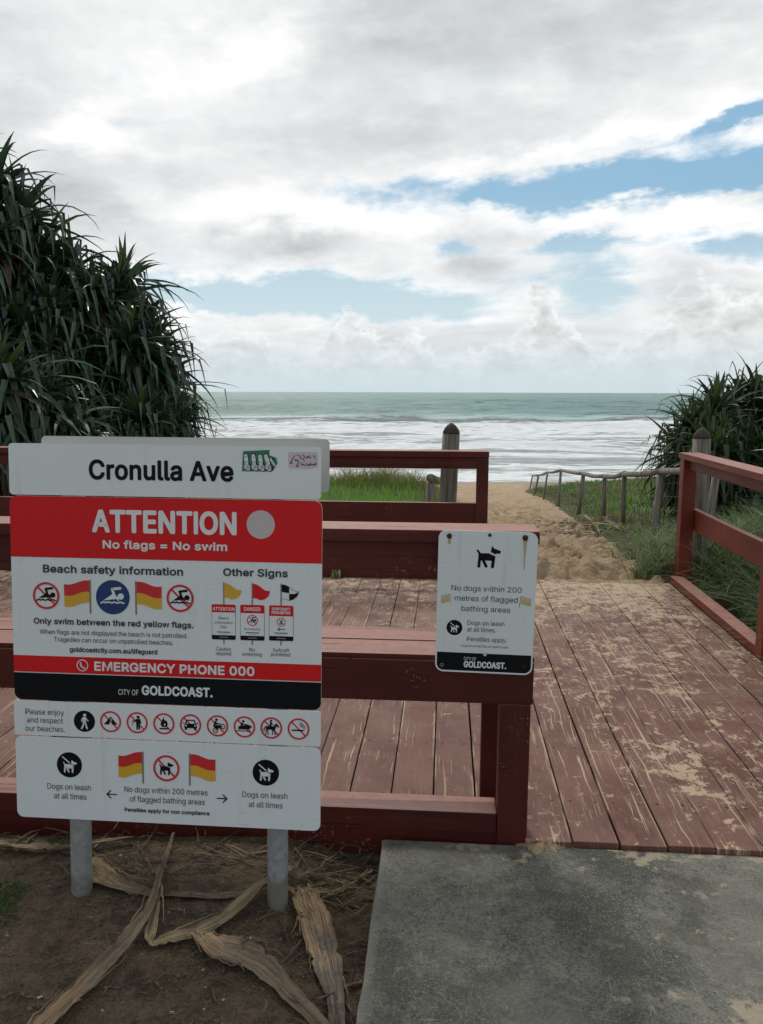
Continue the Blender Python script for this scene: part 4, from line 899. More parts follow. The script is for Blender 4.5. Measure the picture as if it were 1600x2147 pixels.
    'e404|212,-8 161,-2 117,16 82,46 56,85 40,132 34,187 39,242 55,290 81,329 115,359 157,378 205,384 236,382 266,374 294,361 319,341 341,315 357,282 368,242 371,194 371,169 75,169 75,221 338,221 310,202 307,237 298,269 283,294 263,314 237,326 205,330 173,326 146,313 125,294 109,270 99,241 96,211 96,178 100,139 110,106 128,80 151,61 179,50 212,46 234,48 254,53 271,61 285,73 297,88 306,105 365,91 353,63 335,39 311,19 283,4 249,-5|11,13,12 11,14,13 10,14,11 10,15,14 10,16,15 9,16,10 9,31,16 31,17,16 9,32,31 30,17,31 8,32,9 29,17,30 8,33,32 29,18,17 28,18,29 8,34,33 27,18,28 8,35,34 7,35,8 27,19,18 7,36,35 26,19,27 6,23,7 23,36,7 26,24,19 24,20,19 23,37,36 25,24,26 6,22,23 37,24,23 37,20,24 38,20,37 38,21,20 5,22,6 39,21,38 5,21,22 5,39,21 5,40,39 4,40,5 4,41,40 49,51,50 49,52,51 48,52,49 3,41,4 3,42,41 47,52,48 47,53,52 3,43,42 46,53,47 45,53,46 3,44,43 44,53,45 3,53,44 2,53,3 2,54,53 2,55,54 1,55,2 1,56,55 0,56,1',
    'f254|228,379 228,327 6,327 6,379 81,0 81,432 84,461 96,486 113,505 135,519 161,527 187,530 207,529 222,527 234,524 243,521 227,468 222,470 215,472 206,473 195,474 171,470 154,460 145,443 142,419 142,0|10,12,11 10,13,12 9,13,10 9,14,13 9,15,14 9,16,15 8,17,9 17,16,9 7,19,8 19,18,8 18,17,8 6,20,7 20,19,7 6,21,20 6,22,21 5,22,6 5,23,22 5,24,23 4,24,5 4,25,24 2,0,3 2,1,0',
    'g425|207,-151 168,-148 134,-140 105,-127 82,-110 64,-91 51,-69 101,-41 110,-53 122,-66 136,-78 154,-88 178,-95 207,-97 249,-92 282,-75 304,-47 311,-6 311,68 306,68 298,56 287,41 272,28 252,16 227,8 195,5 152,10 113,27 80,53 55,90 39,136 34,191 39,246 55,293 80,332 112,361 152,378 196,384 228,382 253,373 273,360 288,346 299,331 308,319 313,319 313,379 372,379 372,-9 367,-54 350,-90 324,-117 291,-136 251,-147 205,59 237,63 264,75 285,95 300,121 309,154 312,193 309,231 300,264 285,291 264,312 237,325 205,330 172,325 145,312 124,290 109,262 99,229 96,193 99,155 109,123 124,96 145,76 172,63|36,38,37 36,39,38 44,46,45 44,47,46 35,39,36 35,40,39 34,40,35 34,41,40 34,42,41 33,66,34 66,65,34 65,42,34 65,43,42 64,43,65 63,43,64 33,67,66 63,44,43 63,62,44 62,61,44 61,60,44 60,47,44 33,68,67 32,68,33 32,69,68 32,70,69 31,70,32 59,47,60 31,71,70 31,72,71 58,47,59 30,72,31 30,73,72 57,47,58 29,73,30 29,74,73 56,18,57 18,47,57 29,75,74 55,18,56 28,75,29 28,76,75 54,19,55 19,18,55 54,20,19 17,47,18 28,53,76 53,20,54 28,20,53 28,21,20 27,21,28 27,22,21 27,23,22 26,23,27 26,24,23 25,24,26 16,47,17 16,48,47 6,8,7 15,48,16 6,9,8 15,49,48 6,10,9 5,10,6 14,49,15 5,11,10 5,12,11 14,50,49 4,12,5 13,50,14 4,13,12 4,50,13 3,50,4 3,51,50 2,51,3 2,52,51 1,52,2 1,0,52',
    'h410|114,227 114,0 53,0 53,509 114,509 114,287 102,287 124,332 152,362 187,379 227,384 264,380 295,369 321,349 341,321 353,285 357,240 357,0 296,0 296,235 290,275 273,304 246,323 210,329 184,326 161,317 141,303 126,283 117,257|2,4,3 2,6,4 6,5,4 9,11,10 9,12,11 8,12,9 8,13,12 7,13,8 7,23,13 23,14,13 6,25,7 25,24,7 24,23,7 22,14,23 21,14,22 21,15,14 6,26,25 20,15,21 6,27,26 2,28,6 28,27,6 20,16,15 19,16,20 2,0,28 19,17,16 18,17,19 2,1,0',
    'i167|84,443 67,446 54,455 44,468 41,483 44,499 54,512 67,521 84,524 100,521 114,512 123,499 126,483 123,468 114,455 100,446 53,0 53,379 114,379 114,0|16,18,17 16,19,18 7,9,8 6,9,7 6,10,9 5,10,6 5,11,10 4,11,5 4,12,11 3,12,4 3,13,12 2,13,3 2,14,13 1,14,2 1,15,14 0,15,1',
    'j167|83,443 67,446 53,455 44,468 41,483 44,499 53,512 67,521 83,524 100,521 114,512 123,499 126,483 123,468 114,455 100,446 53,379 114,379 114,-30 111,-63 102,-90 86,-113 65,-129 37,-139 4,-143 -10,-143 -10,-87 2,-87 25,-83 40,-72 50,-54 53,-29|31,17,16 31,18,17 30,18,31 30,19,18 29,19,30 29,20,19 28,20,29 27,20,28 25,27,26 25,20,27 25,21,20 25,22,21 25,23,22 25,24,23 7,9,8 6,9,7 6,10,9 5,10,6 5,11,10 4,11,5 4,12,11 3,12,4 3,13,12 2,13,3 2,14,13 1,14,2 1,15,14 0,15,1',
    'l189|139,-2 101,3 74,20 58,47 53,84 53,509 114,509 114,99 115,77 120,62 130,54 146,52 154,52 160,53 165,53 170,54 181,3 172,1 162,-1 151,-2|4,6,5 4,7,6 4,8,7 3,8,4 3,9,8 3,10,9 3,11,10 14,16,15 13,16,14 12,16,13 11,16,12 3,16,11 2,16,3 1,16,2 0,16,1 0,17,16 0,18,17 0,19,18',
    'm610|53,0 53,379 112,379 112,295 108,295 118,323 132,346 151,363 172,376 195,384 219,386 257,380 287,361 309,331 321,295 312,295 322,321 337,343 357,361 381,375 407,383 437,386 468,383 497,372 522,354 541,328 553,296 557,255 557,0 496,0 496,254 490,289 473,313 447,326 419,330 395,328 374,320 358,307 345,290 338,270 335,247 335,0 274,0 274,260 269,288 253,311 229,326 199,330 178,328 158,320 140,307 126,289 117,266 114,238 114,0|9,11,10 20,22,21 8,11,9 19,22,20 19,23,22 8,12,11 0,2,1 0,4,2 4,3,2 7,12,8 18,23,19 18,24,23 6,12,7 17,24,18 6,13,12 17,25,24 5,47,6 47,13,6 16,34,17 34,25,17 47,46,13 46,14,13 5,48,47 16,35,34 33,25,34 33,26,25 5,49,48 16,36,35 32,26,33 45,14,46 4,49,5 15,36,16 4,50,49 15,37,36 31,26,32 44,15,45 15,14,45 4,51,50 15,38,37 31,27,26 0,52,4 52,51,4 44,38,15 44,39,38 30,27,31 43,39,44 43,40,39 0,53,52 42,40,43 30,28,27 29,28,30 42,41,40 0,54,53',
    'n410|114,227 114,0 53,0 53,379 112,379 112,287 102,287 124,332 152,362 187,379 227,384 264,380 295,369 321,349 341,321 353,285 357,240 357,0 296,0 296,235 290,275 273,304 246,323 210,329 184,326 161,317 141,303 126,283 117,257|9,11,10 9,12,11 2,4,3 2,6,4 6,5,4 8,12,9 8,13,12 7,13,8 7,23,13 23,14,13 6,25,7 25,24,7 24,23,7 22,14,23 21,14,22 21,15,14 6,26,25 20,15,21 6,27,26 2,28,6 28,27,6 20,16,15 19,16,20 2,0,28 19,17,16 18,17,19 2,1,0',
    'o415|207,-8 159,-2 117,16 82,46 56,85 40,133 34,187 40,243 56,291 82,330 117,360 159,378 207,384 256,378 299,360 333,330 359,291 376,243 381,187 376,133 359,85 333,46 299,16 256,-2 207,46 242,51 270,66 292,89 307,117 316,151 319,187 316,224 307,258 292,287 270,310 242,325 207,330 173,325 145,310 124,287 108,258 99,224 96,187 99,151 108,117 124,89 145,66 173,51|11,13,12 10,13,11 10,14,13 9,14,10 9,15,14 8,37,9 37,36,9 36,15,9 36,35,15 35,16,15 8,38,37 34,16,35 8,39,38 33,16,34 7,39,8 33,17,16 7,40,39 32,17,33 7,41,40 31,17,32 6,41,7 31,18,17 6,42,41 30,18,31 5,42,6 5,43,42 29,18,30 29,19,18 5,44,43 28,19,29 4,44,5 28,20,19 4,45,44 27,20,28 4,46,45 26,20,27 3,46,4 26,21,20 3,47,46 25,21,26 3,24,47 24,21,25 3,21,24 3,22,21 2,22,3 1,22,2 1,23,22 0,23,1',
    'p424|53,-143 53,379 112,379 112,319 118,319 126,331 137,346 152,360 171,373 197,381 229,384 274,378 313,361 345,332 370,293 385,245 390,189 385,133 370,84 346,45 313,16 274,-2 229,-8 198,-5 173,4 153,17 138,31 127,46 118,59 114,59 114,-143 220,47 253,51 279,66 301,88 316,117 325,151 328,189 325,227 316,261 301,290 280,311 253,325 220,330 188,325 161,312 140,291 125,263 116,229 113,189 116,150 125,115 140,86 162,65 188,51|9,11,10 8,11,9 0,2,1 0,3,2 8,12,11 7,12,8 7,13,12 6,13,7 5,13,6 5,43,13 43,42,13 42,14,13 4,43,5 4,44,43 4,45,44 41,14,42 0,4,3 0,48,4 48,47,4 47,46,4 46,45,4 40,14,41 40,15,14 39,15,40 38,15,39 38,16,15 0,49,48 37,16,38 0,50,49 36,16,37 36,17,16 35,17,36 0,51,50 35,18,17 34,18,35 0,29,51 29,52,51 33,18,34 29,53,52 33,19,18 32,19,33 29,28,53 28,54,53 0,30,29 27,54,28 31,19,32 27,31,54 27,19,31 26,19,27 26,20,19 25,20,26 24,20,25 24,21,20 23,21,24 23,22,21',
    'q424|372,-143 311,-143 311,59 306,59 298,46 287,31 272,17 252,4 227,-5 195,-8 151,-2 111,16 79,45 55,84 39,133 34,189 39,245 55,293 79,332 112,361 151,378 196,384 228,381 253,373 272,360 287,346 298,331 307,319 313,319 313,379 372,379 205,47 236,51 263,65 284,86 299,115 309,150 312,189 309,229 300,263 284,291 263,312 237,325 205,330 172,325 145,311 124,290 108,261 99,227 96,189 99,151 109,117 124,88 145,66 172,51|20,22,21 20,23,22 28,30,29 28,0,30 19,23,20 19,24,23 18,24,19 18,25,24 18,26,25 17,44,18 44,43,18 43,26,18 43,27,26 42,27,43 41,27,42 17,45,44 41,28,27 41,40,28 40,39,28 39,38,28 38,0,28 17,46,45 16,46,17 16,47,46 16,48,47 15,48,16 37,0,38 15,49,48 15,50,49 36,0,37 14,50,15 14,51,50 35,0,36 13,51,14 13,52,51 34,2,35 2,0,35 13,53,52 33,2,34 12,53,13 12,54,53 32,3,33 3,2,33 32,4,3 1,0,2 12,31,54 31,4,32 12,4,31 12,5,4 11,5,12 11,6,5 11,7,6 10,7,11 10,8,7 9,8,10',
    'r259|53,0 53,379 112,379 112,321 115,321 130,347 152,367 181,380 213,385 221,385 229,384 237,384 243,384 243,322 239,323 230,324 219,325 207,326 182,323 159,315 140,301 126,284 117,262 114,237 114,0|7,9,8 7,10,9 7,11,10 7,12,11 7,13,12 6,13,7 0,2,1 0,3,2 5,13,6 4,17,5 17,16,5 16,15,5 15,14,5 14,13,5 4,18,17 4,19,18 0,4,3 0,22,4 22,21,4 21,20,4 20,19,4 0,23,22 0,24,23',
    's365|182,-8 145,-5 112,3 84,18 62,38 45,63 36,94 94,107 105,79 124,60 150,49 181,45 217,50 244,62 262,81 268,103 265,121 254,136 237,147 212,155 149,170 104,186 72,208 53,237 47,274 51,305 65,332 87,354 115,370 149,381 187,384 223,381 254,372 279,358 299,339 314,316 324,290 268,277 258,298 243,316 219,328 187,333 156,329 131,317 114,299 109,277 112,258 124,243 144,232 172,223 229,209 275,194 306,171 325,142 331,107 326,75 312,47 290,24 260,6 223,-5|29,31,30 29,32,31 28,32,29 28,33,32 27,33,28 27,34,33 26,34,27 26,41,34 41,35,34 26,42,41 40,35,41 25,42,26 25,43,42 39,35,40 25,44,43 39,36,35 38,36,39 24,44,25 24,45,44 37,36,38 24,46,45 23,46,24 23,47,46 23,48,47 22,48,23 22,49,48 22,50,49 22,51,50 21,51,22 21,52,51 20,52,21 20,53,52 19,53,20 18,53,19 17,53,18 17,54,53 16,54,17 15,54,16 6,8,7 15,55,54 14,55,15 5,8,6 13,55,14 5,9,8 13,56,55 4,9,5 12,56,13 4,10,9 11,56,12 4,11,10 11,57,56 4,57,11 3,57,4 3,58,57 2,58,3 2,59,58 1,59,2 1,0,59',
    't227|204,379 204,327 6,327 6,379 65,471 126,471 126,98 128,76 136,61 150,53 170,50 177,50 185,51 194,52 202,54 213,2 203,-1 192,-3 180,-4 168,-4 125,2 92,21 72,52 65,93|23,5,4 23,6,5 2,0,3 2,1,0 23,7,6 22,7,23 22,8,7 22,9,8 13,15,14 22,10,9 12,15,13 21,10,22 11,15,12 10,15,11 21,15,10 20,15,21 19,15,20 19,16,15 19,17,16 19,18,17',
    'u410|182,-5 146,-1 115,11 89,31 69,59 57,95 53,139 53,379 114,379 114,144 119,105 137,75 164,56 200,50 226,53 249,62 268,77 283,97 293,122 296,153 296,379 357,379 357,0 298,0 298,92 307,92 286,47 257,17 222,0|6,8,7 6,9,8 19,21,20 19,22,21 18,22,19 6,10,9 5,10,6 17,25,18 25,22,18 5,11,10 16,24,17 24,25,17 4,11,5 16,26,24 26,23,24 26,22,25 15,26,16 4,12,11 14,26,15 3,12,4 3,13,12 13,26,14 3,26,13 3,27,26 23,22,26 2,27,3 2,28,27 1,28,2 1,0,28',
    'v389|163,0 17,379 84,379 165,155 177,121 187,87 196,53 206,21 184,21 194,53 203,87 213,121 224,155 305,379 371,379 226,0|0,2,1 0,3,2 12,14,13 12,15,14 0,4,3 11,15,12 0,5,4 10,15,11 0,9,5 9,6,5 9,6,10 6,15,10 0,8,9 7,15,6 0,7,8 0,15,7',
    'w567|138,0 23,379 87,379 133,214 143,177 154,137 165,91 175,41 165,41 175,90 186,135 196,176 206,214 252,379 316,379 362,214 371,176 382,136 392,91 402,41 391,41 402,90 413,135 423,176 434,214 480,379 545,379 429,0 368,0 319,172 312,198 305,225 297,252 291,280 284,309 277,338 291,338 277,280 270,252 263,225 255,198 248,172 199,0|0,2,1 0,3,2 12,35,13 35,14,13 35,36,14 36,15,14 24,26,25 24,27,26 12,34,35 34,15,36 12,37,34 37,33,34 12,38,37 12,39,38 12,40,39 0,4,3 11,40,12 23,27,24 11,41,40 0,5,4 22,27,23 10,41,11 10,42,41 0,6,5 21,27,22 9,42,10 0,8,6 8,7,6 20,19,21 8,42,9 0,42,8',
    'y389|47,-139 61,-86 71,-87 88,-90 104,-89 118,-84 130,-74 141,-58 151,-36 163,-1 17,379 84,379 165,155 177,121 187,87 196,53 206,21 184,21 193,53 202,87 212,121 224,155 305,379 371,379 204,-58 191,-85 177,-107 159,-124 139,-136 117,-143 91,-145 77,-145 65,-143 54,-141|9,11,10 9,12,11 21,23,22 21,24,23 9,13,12 20,24,21 19,16,20 16,24,20 9,14,13 18,15,19 15,16,19 9,18,14 18,15,14 9,17,18 9,16,17 9,24,16 8,24,9 7,24,8 7,25,24 6,25,7 5,25,6 4,25,5 4,26,25 0,2,1 0,3,2 3,26,4 0,26,3 0,27,26 0,28,27 0,29,28 33,29,0 32,29,33 32,30,29 31,30,32',
]
def fill(cont):
    """fill closed outlines with their holes through a flat curve"""
    cu = bpy.data.curves.new('outline', 'CURVE'); cu.dimensions = '2D'; cu.fill_mode = 'BOTH'
    for c in cont:
        sp = cu.splines.new('POLY'); sp.points.add(len(c) - 1); sp.use_cyclic_u = True
        for pt, (x, y) in zip(sp.points, c): pt.co = (x / 100, y / 100, 0, 1)
    ob = bpy.data.objects.new('outline', cu); C.objects.link(ob)
    dg = bpy.context.evaluated_depsgraph_get(); dg.update()
    oe = ob.evaluated_get(dg); me = oe.to_mesh()
    V_ = [(v.co.x * 100, v.co.y * 100) for v in me.vertices]; F_ = [list(p.vertices) for p in me.polygons]
    oe.to_mesh_clear(); bpy.data.objects.remove(ob); bpy.data.curves.remove(cu)
    for f in F_:
        (x0, y0), (x1, y1), (x2, y2) = [V_[i] for i in f[:3]]
        if (x1 - x0) * (y2 - y0) - (y1 - y0) * (x2 - x0) < 0: f.reverse()
    return V_, F_
def unpack(rows):
    d = {}
    pts = lambda c: [tuple(int(q) for q in p.split(',')) for p in c.split(' ')]
    for row in rows:
        f = row[1:].split('|')
        if len(f) == 1: V_, F_ = [], []
        elif len(f) == 2: V_, F_ = fill([pts(c) for c in f[1].split(';')])
        else: V_, F_ = pts(f[1]), [list(t) for t in pts(f[2])]
        for t in F_:
            (x0, y0), (x1, y1), (x2, y2) = [V_[i] for i in t[:3]]
            if (x1 - x0) * (y2 - y0) - (y1 - y0) * (x2 - x0) < 0: t.reverse()
        d[row[0]] = (int(f[0]), V_, F_)
    return d
FONT = unpack(GLYPHS)
CAPH = max(y for x, y in FONT['D'][1])
def glyphs(body, tight):
    V_, F_, x = [], [], 0
    for ch in body:
        adv, v, f = FONT[ch]
        b = len(V_); V_ += [(x + p[0], p[1]) for p in v]; F_ += [[b + i for i in q] for q in f]
        x += adv - tight
    return V_, F_
def text(art, body, x0, x1, base, cap, m, bold=0.0, lay=3):
    """bold: how far every stroke is thickened, as a share of the capital height"""
    V_, F_ = glyphs(body, -10 if bold else 12)
    rr = bold * cap
    a = min(v[0] for v in V_); b = max(v[0] for v in V_)
    kx = (x1 - x0 - 2 * rr) / (b - a); ky = (cap - 2 * rr) / CAPH
    offs = [(0, 0)] + ([(rr * math.cos(2 * math.pi * k / 10), rr * math.sin(2 * math.pi * k / 10)) for k in range(10)] if bold else [])
    for n_, (ox, oz) in enumerate(offs):
        i0 = len(art.V)
        art.V += [((x0 + rr + ox + (v[0] - a) * kx) / 1000, -0.0003 * lay - 0.00002 * n_, (base + rr + oz + v[1] * ky) / 1000) for v in V_]
        art.F += [[i0 + i for i in f] for f in F_]; art.I += [art.mi(m)] * len(F_)
def lettering(parent, items, m, name='lettering'):
    for it in items:
        art = Art(); text(art, it[0], it[1], it[2], it[3], it[4], m, it[5] if len(it) > 5 else 0.0)
        art.build('lettering', parent)
def rrect(x0, x1, z0, z1, r, n=8, corners=(1, 1, 1, 1)):
    P = []
    for (cx, cz, a0, on) in ((x1 - r, z0 + r, -90, corners[0]), (x1 - r, z1 - r, 0, corners[1]), (x0 + r, z1 - r, 90, corners[2]), (x0 + r, z0 + r, 180, corners[3])):
        if on:
            for i in range(n + 1):
                a = R(a0 + 90 * i / n); P.append((cx + r * math.cos(a), cz + r * math.sin(a)))
        else:
            a = R(a0 + 45); P.append((cx + r * (1 if math.cos(a) > 0 else -1), cz + r * (1 if math.sin(a) > 0 else -1)))
    return P
def panel(name, x0, x1, z0, z1, r, m, parent, y=0.0, th=0.003):
    bm = bmesh.new()
    vs_ = [bm.verts.new((x / 1000, y, z / 1000)) for x, z in rrect(x0, x1, z0, z1, r)]
    f = bm.faces.new(vs_)
    ex = bmesh.ops.extrude_face_region(bm, geom=[f])
    bmesh.ops.translate(bm, verts=[v for v in ex['geom'] if isinstance(v, bmesh.types.BMVert)], vec=(0, th, 0))
    bmesh.ops.recalc_face_normals(bm, faces=bm.faces)
    return finish(bm, name, m, parent)

# --- pictograms, in units of the disc radius
def p_prohibit(a, x, z, r, slash=True, lay=4):
    a.ring(x, z, r * .84, r, M_flagred, lay)
    if slash:
        d = .86
        a.stroke([(-d * .7071, d * .7071), (d * .7071, -d * .7071)], .135, M_flagred, 2, x, z, r, cap=False)
def p_swim(a, x, z, r, m, lay=3):
    k = dict(cx=x, cz=z, sc=r)
    a.stroke([(.0, .50), (.46, .56)], .17, m, lay, **k)
    a.poly([(-.06, .58), (.08, .42), (.18, .12), (.30, .02), (.22, -.10), (-.58, -.20), (-.14, .10), (-.02, .22), (-.12, .50)], m, lay, **k)
    a.poly([(.22, -.06), (.30, -.20), (.40, -.22), (.3, .06)], m, lay, **k)
    a.disc(.50, .06, .19, m, lay, 24, **k)
    a.stroke([(-.72, -.36), (-.58, -.28), (-.42, -.34), (-.26, -.28), (-.08, -.35), (.10, -.28), (.28, -.35), (.46, -.28), (.68, -.35)], .10, m, lay, **k)
def p_dog(a, x, z, sc, m, lay=3, legs=True):
    k = dict(cx=x, cz=z, sc=sc)
    a.stroke([(-.94, .50), (-.76, .26)], .17, m, lay, **k)
    a.poly([(-.86, .28), (.0, .30), (.10, .24), (.57, .04), (.52, -.34), (-.88, -.34)], m, lay, **k)
    a.stroke([(-.76, -.25), (-.80, -.86)], .24, m, lay, **k)
    a.stroke([(-.46, -.30), (-.18, -.84)], .23, m, lay, **k)
    a.stroke([(.40, -.2), (.35, -.86)], .26, m, lay, **k)
    a.poly([(.26, .94), (.46, .70), (.62, .66), (1.0, .52), (.96, .30), (.60, .28), (.54, .16), (.14, .36)], m, lay, **k)
def p_leashdog(a, x, z, r, fg, bgm):
    a.disc(x, z, r, bgm, 1, 40)
    p_dog(a, x + r * .06, z - r * .10, r * .54, fg)
    a.stroke([(-.52, .62), (.02, .18)], .09, fg, 4, x, z, r)
def p_walker(a, x, z, r):
    a.disc(x, z, r, M_black, 1, 40); k = dict(cx=x, cz=z, sc=r); m = M_print
    a.disc(.04, .58, .14, m, 3, 20, **k)
    a.poly([(-.16, .40), (.18, .40), (.16, -.08), (-.14, -.08)], m, 3, **k)
    a.stroke([(-.04, -.04), (-.10, -.34), (-.26, -.68)], .15, m, 3, **k)
    a.stroke([(.06, -.04), (.14, -.34), (.26, -.66)], .15, m, 3, **k)
    a.stroke([(-.12, .34), (-.26, .12), (-.20, -.04)], .10, m, 3, **k)
    a.stroke([(.14, .34), (.26, .14), (.36, .04)], .10, m, 3, **k)
def p_tent(a, x, z, r):
    k = dict(cx=x, cz=z, sc=r)
    a.poly([(-.66, -.28), (-.06, .40), (.02, .40), (-.14, -.28)], M_black, 3, **k)
    a.poly([(.06, .40), (.66, -.28), (.14, -.28), (.08, .16)], M_black, 3, **k)
    a.stroke([(-.08, .44), (.10, .40)], .06, M_black, 3, **k)
def p_litter(a, x, z, r):
    k = dict(cx=x, cz=z, sc=r); m = M_black
    a.disc(.10, .52, .13, m, 3, 20, **k); a.stroke([(-.02, .58), (.20, .62)], .07, m, 3, **k)
    a.poly([(-.10, .36), (.28, .36), (.26, -.66), (.13, -.66), (.10, -.10), (.06, -.66), (-.08, -.66)], m, 3, **k)
    a.stroke([(-.06, .30), (-.28, .06), (-.40, .16)], .10, m, 3, **k); a.stroke([(.28, .30), (.34, -.06)], .09, m, 3, **k)
    for q in ((-.46, .02), (-.40, -.14), (-.50, -.24)): a.disc(q[0], q[1], .05, m, 3, 8, **k)
def p_fire(a, x, z, r):
    k = dict(cx=x, cz=z, sc=r)
    a.poly([(-.02, .66), (.02, .40), (.16, .26), (.20, .36), (.34, .10), (.34, -.14), (.20, -.32), (-.12, -.32), (-.30, -.14), (-.28, .10), (-.14, .34)], M_black, 3, **k)
    a.poly([(.04, -.26), (.14, -.10), (.10, .08), (.02, -.06)], M_white, 4, **k)
    a.rect(-.42, .42, -.54, -.40, M_black, 3, **k)
def p_car(a, x, z, r):
    k = dict(cx=x, cz=z, sc=r)
    a.poly([(-.58, -.32), (.58, -.32), (.58, .0), (.44, .10), (-.44, .10), (-.58, .0)], M_black, 3, **k)
    a.stroke([(-.46, .10), (-.34, .42), (.34, .42), (.46, .10)], .11, M_black, 3, **k)
    a.rect(-.54, -.34, -.50, -.3, M_black, 3, **k); a.rect(.34, .54, -.50, -.3, M_black, 3, **k)
    for q in (-.42, .42): a.disc(q, -.08, .075, M_white, 4, 12, **k)
    a.rect(-.72, -.56, .10, .20, M_black, 3, **k); a.rect(.56, .72, .10, .20, M_black, 3, **k)
def p_bike(a, x, z, r):
    for q in ((-.20, -.44), (.48, -.04)): a.ring(x + q[0] * r, z + q[1] * r, r * .17, r * .25, M_black, 3, 24)
    k = dict(cx=x, cz=z, sc=r); m = M_black
    a.disc(-.10, .56, .13, m, 3, 16, **k)
    a.stroke([(-.20, .34), (-.30, .02)], .17, m, 3, **k); a.stroke([(-.16, .34), (.04, .16), (.20, .22)], .10, m, 3, **k)
    a.poly([(-.42, -.02), (.20, .08), (.26, .20), (.34, .0), (.10, -.28), (-.24, -.26)], m, 3, **k)
    a.stroke([(-.20, -.44), (.06, -.18), (.48, -.04)], .08, m, 3, **k)
def p_jetski(a, x, z, r):
    k = dict(cx=x, cz=z, sc=r); m = M_black
    a.poly([(-.58, -.24), (.42, -.24), (.72, .06), (.60, .12), (.10, .30), (.0, .10), (-.40, .06), (-.56, .02)], m, 3, **k)
    a.disc(-.10, .52, .12, m, 3, 16, **k); a.stroke([(-.22, .32), (-.32, .04)], .16, m, 3, **k); a.stroke([(-.20, .30), (.10, .18)], .09, m, 3, **k)
    a.stroke([(-.70, -.40), (-.44, -.35), (-.2, -.41), (.04, -.35), (.28, -.41), (.56, -.35)], .08, m, 3, **k)
def p_horse(a, x, z, r):
    k = dict(cx=x, cz=z, sc=r); m = M_black
    a.poly([(-.52, .16), (.22, .14), (.40, .42), (.48, .48), (.50, .40), (.74, .12), (.66, .04), (.46, .16), (.34, -.16), (-.48, -.16)], m, 3, **k)
    for s_ in ([(-.46, -.1), (-.50, -.62)], [(-.36, -.1), (-.28, -.62)], [(.18, -.1), (.10, -.62)], [(.30, -.1), (.36, -.62)]): a.stroke(s_, .09, m, 3, **k)
    a.stroke([(-.52, .12), (-.66, -.10), (-.68, -.3)], .09, m, 3, **k)
    a.disc(-.02, .66, .11, m, 3, 16, **k); a.stroke([(-.06, .48), (-.06, .14)], .17, m, 3, **k); a.stroke([(.0, .44), (.22, .24)], .07, m, 3, **k); a.stroke([(-.02, .16), (.08, -.22)], .09, m, 3, **k)
def p_cig(a, x, z, r):
    k = dict(cx=x, cz=z, sc=r); m = M_black
    a.rect(-.62, .42, -.20, -.06, m, 3, **k); a.rect(.46, .54, -.20, -.06, m, 3, **k)
    a.stroke([(.48, .02), (.48, .16), (.36, .22), (.20, .20), (.18, .34), (.28, .42), (.16, .48), (.02, .46)], .05, m, 3, **k)
    a.stroke([(.60, .02), (.60, .24), (.46, .32), (.32, .30), (.40, .42), (.34, .54), (.14, .60)], .05, m, 3, **k)
def p_run(a, x, z, r):
    k = dict(cx=x, cz=z, sc=r); m = M_black
    a.disc(.2, .5, .14, m, 3, 14, **k); a.stroke([(.1, .3), (-.1, -.1), (.1, -.3), (.0, -.55)], .18, m, 3, **k); a.stroke([(-.1, -.1), (-.45, -.35)], .15, m, 3, **k)
    a.stroke([(-.3, .2), (.1, .3), (.4, .05)], .12, m, 3, **k); a.stroke([(-.4, -.5), (.5, -.35)], .10, m, 3, **k)
def arrow(a, x0, x1, z, w, head, m=M_black, lay=3):
    d = 1 if x1 > x0 else -1
    a.stroke([(x0, z), (x1, z)], w, m, lay); a.stroke([(x1 - d * head, z + head), (x1, z), (x1 - d * head, z - head)], w, m, lay)
def flag(a, xp, zt, zb, w, h, side, red=M_flagred, yel=M_yellow, pole=True):
    """half red, half yellow waving flag; side -1: cloth to the left of its pole"""
    if pole: a.rect(xp - 2.3, xp + 2.3, zb, zt + 2, M_polegrey, 2)
    n = 16; A = h * .16
    top = [(xp + side * (2.3 + (w - 2.3) * i / n), zt - A * (.5 - .5 * math.cos(math.pi * min(1, i / n * 1.12))) + A * .12 * math.sin(2 * math.pi * i / n)) for i in range(n + 1)]
    midl = [(x, z - h * .44) for x, z in top]; bot = [(x, z - h * .86) for x, z in top]
    a.poly(top + midl[::-1], red, 3); a.poly(midl + bot[::-1], yel, 3)
def pict(parent, fn, x, z, r, proh=True, *args):
    a = Art()
    if proh: p_prohibit(a, x, z, r)
    fn(a, x, z, r, *args)
    return a.build('pictogram', parent)

# ------------------------------------------------------------------ the beach information sign
t = empty('beach_sign', (-0.6183, 2.1573, -0.0299)); t.rotation_mode = 'YXZ'; t.rotation_euler = (-0.063, 0.0042, -0.0774)
tag(t, 'stack of four white sign panels on two steel posts headed Cronulla Ave and red ATTENTION', 'sign')
for s0 in (-273.0, 316.0):
    bm = bmesh.new(); s_ = s0 / 1000
    zs = [-.2, .0, .05, .3, .7, 1.0, 1.30]
    tube(bm, [(s_, .038, z) for z in zs], [.030] * 7, 28); finish(bm, 'post', M_galv, t, True)
    o = t.children[-1]
    for p in o.data.polygons:
        if len(p.vertices) > 4: p.use_smooth = False
bp_ = panel('back_panel', -384, 455, 1258, 1408, 14, M_back, t, 0.072)
p1 = panel('street_name_panel', -443.5, 442.5, 1242, 1386.5, 11, M_white, t, 0.0)
p2 = panel('attention_panel', -444.5, 446.5, 651, 1239, 22, M_white, t, 0.0005)
p3 = panel('rules_panel', -447.5, 445.5, 546.5, 648, 9, M_white, t, 0.0)
p4 = panel('dog_rules_panel', -446, 445.8, 300, 542, 20, M_white, t, 0.0004)
B2, B1, B0 = 0.018, 0.010, 0.0
